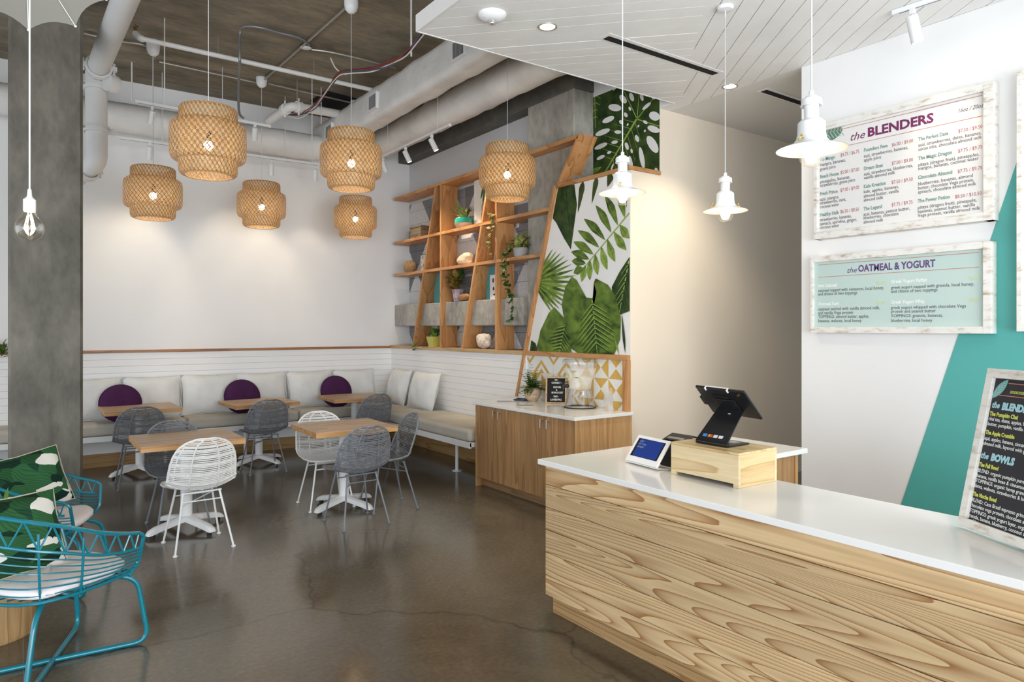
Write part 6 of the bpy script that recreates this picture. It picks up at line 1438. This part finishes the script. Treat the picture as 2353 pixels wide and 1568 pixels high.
sl(803, 1017, 990, 'The Mocha Bowl', 26, LIME, 0, .0008, True); sl(793, 1062, 1203, 'BLEND: Casa Brasil espresso grinds,', 25, WHI); sl(783, 1102, 1203, 'chocolate vega protein, chocolate almond', 25, WHI); sl(775, 1144, 1203, 'TOPPINGS: greek yogurt layer, organic', 25, WHI); sl(765, 1182, 1203, 'granola, banana, blueberry, coconut shreds', 25, WHI); sl(757, 1218, 877, 'local honey', 25, WHI)
for (xa, ya, xb_, yb) in ((1085, 145, 1203, 155), (1000, 235, 1203, 253)):
    A, B = PN(*q2(xa, ya), po, en), PN(*q2(xb_, yb), po, en); B = A+ex*((B-A).dot(ex)+.2); MB().prism([A+en*.0008, B+en*.0008, B+en*.0008+ey*.003, A+en*.0008+ey*.003], en*.0004).build('rule', ROSE, t, smooth=False)
A, B = Vector(PN(*q2(952, 258), po, en)), Vector(PN(*q2(1085, 112), po, en)); dd = B-A; nn = dd.cross(en).normalized()
ol = [A+dd*k+nn*(.017*math.sin(PI*k)**.8)+en*.001 for k in [i/10 for i in range(11)]]+[A+dd*k-nn*(.017*math.sin(PI*k)**.8)+en*.001 for k in [i/10 for i in range(9, 0, -1)]]
MB().add(ol, [tuple(range(len(ol)))]).build('leaf_emblem', plain('emblem_aqua', (.16, .40, .38), .6), t, smooth=False)
m = MB()
for k in range(9):
    c0 = A+dd*(.12+.09*k)+en*.0016
    for s in (-1, 1): e_ = c0+dd*.10+nn*s*.013*math.sin(PI*min(1, .2+.09*k)); m.add([c0, c0+dd*.02, e_+dd*.02, e_], [(0, 1, 2, 3)])
m.build('leaf_emblem_veins', plain('emblem_aqua_pale', (.50, .68, .64), .6), t, smooth=False)
# letter board words, terminal screen words, fire strobe word
for (v, s, u) in ((.232, 'W! I', .5), (.205, 'CONNECT \u2013', .52), (.160, 'BLEN ERS', .55), (.132, '&', .52), (.105, 'BOWLS-G EST', .56), (.066, 'PASS :', .5), (.034, 'iLOVEBOWLS', .5)):
    tx_ = text(LBT, s, lbp(LBW*u, v, -.0055), Mlb.col[0], Mlb.col[1], .026, WHI, width=-.72, bold=.0004, align='CENTER')
for (v, s, sz) in ((.126, 'CAN I', .016), (.108, 'GET YOUR', .016), (.090, 'NUMBER?', .016)):
    text(TERM, s, tp(.055, v, .0076), tx2, up2, sz, plain('faint_screen_text', (.25, .30, .45), .5), width=-.8)
text(FIRE_T, 'FIRE', Vector((2.541, 3.778, ZS))+Vector((-.075, .010, -.040)), (.70, -.71, 0), (.64, .62, .35), .026, plain('red_print', (.35, .02, .02), .6), width=-1.0, bold=.0005)
bpy.context.view_layer.update()
for ob, w in TEXTS:
    k = 1.0
    if w is not None and w > 0 and ob.dimensions.x > 1e-4: k = w/ob.dimensions.x
    elif w is not None and w < 0: k = -w
    ob.matrix_local = ob.matrix_local @ Matrix.Diagonal((k, 1, 1, 1))
bpy.context.view_layer.update()
dg = bpy.context.evaluated_depsgraph_get()
for ob, w in TEXTS:                                   # lettering becomes plain mesh
    me = bpy.data.meshes.new_from_object(ob.evaluated_get(dg)); me.name = 'lettering'
    if not me.materials: me.materials.append(ob.data.materials[0])
    nb_ = bpy.data.objects.new('lettering_mesh', me); COL.objects.link(nb_); nb_.parent = ob.parent; nb_.matrix_local = ob.matrix_local.copy()
old = [ob for ob, w in TEXTS]
for ob in old: bpy.data.objects.remove(ob)
for o in sc.objects:
    if o.name.startswith('lettering_mesh'): o.name = 'lettering'
for o in list(sc.objects):
    if '_wl' in o: del o['_wl']
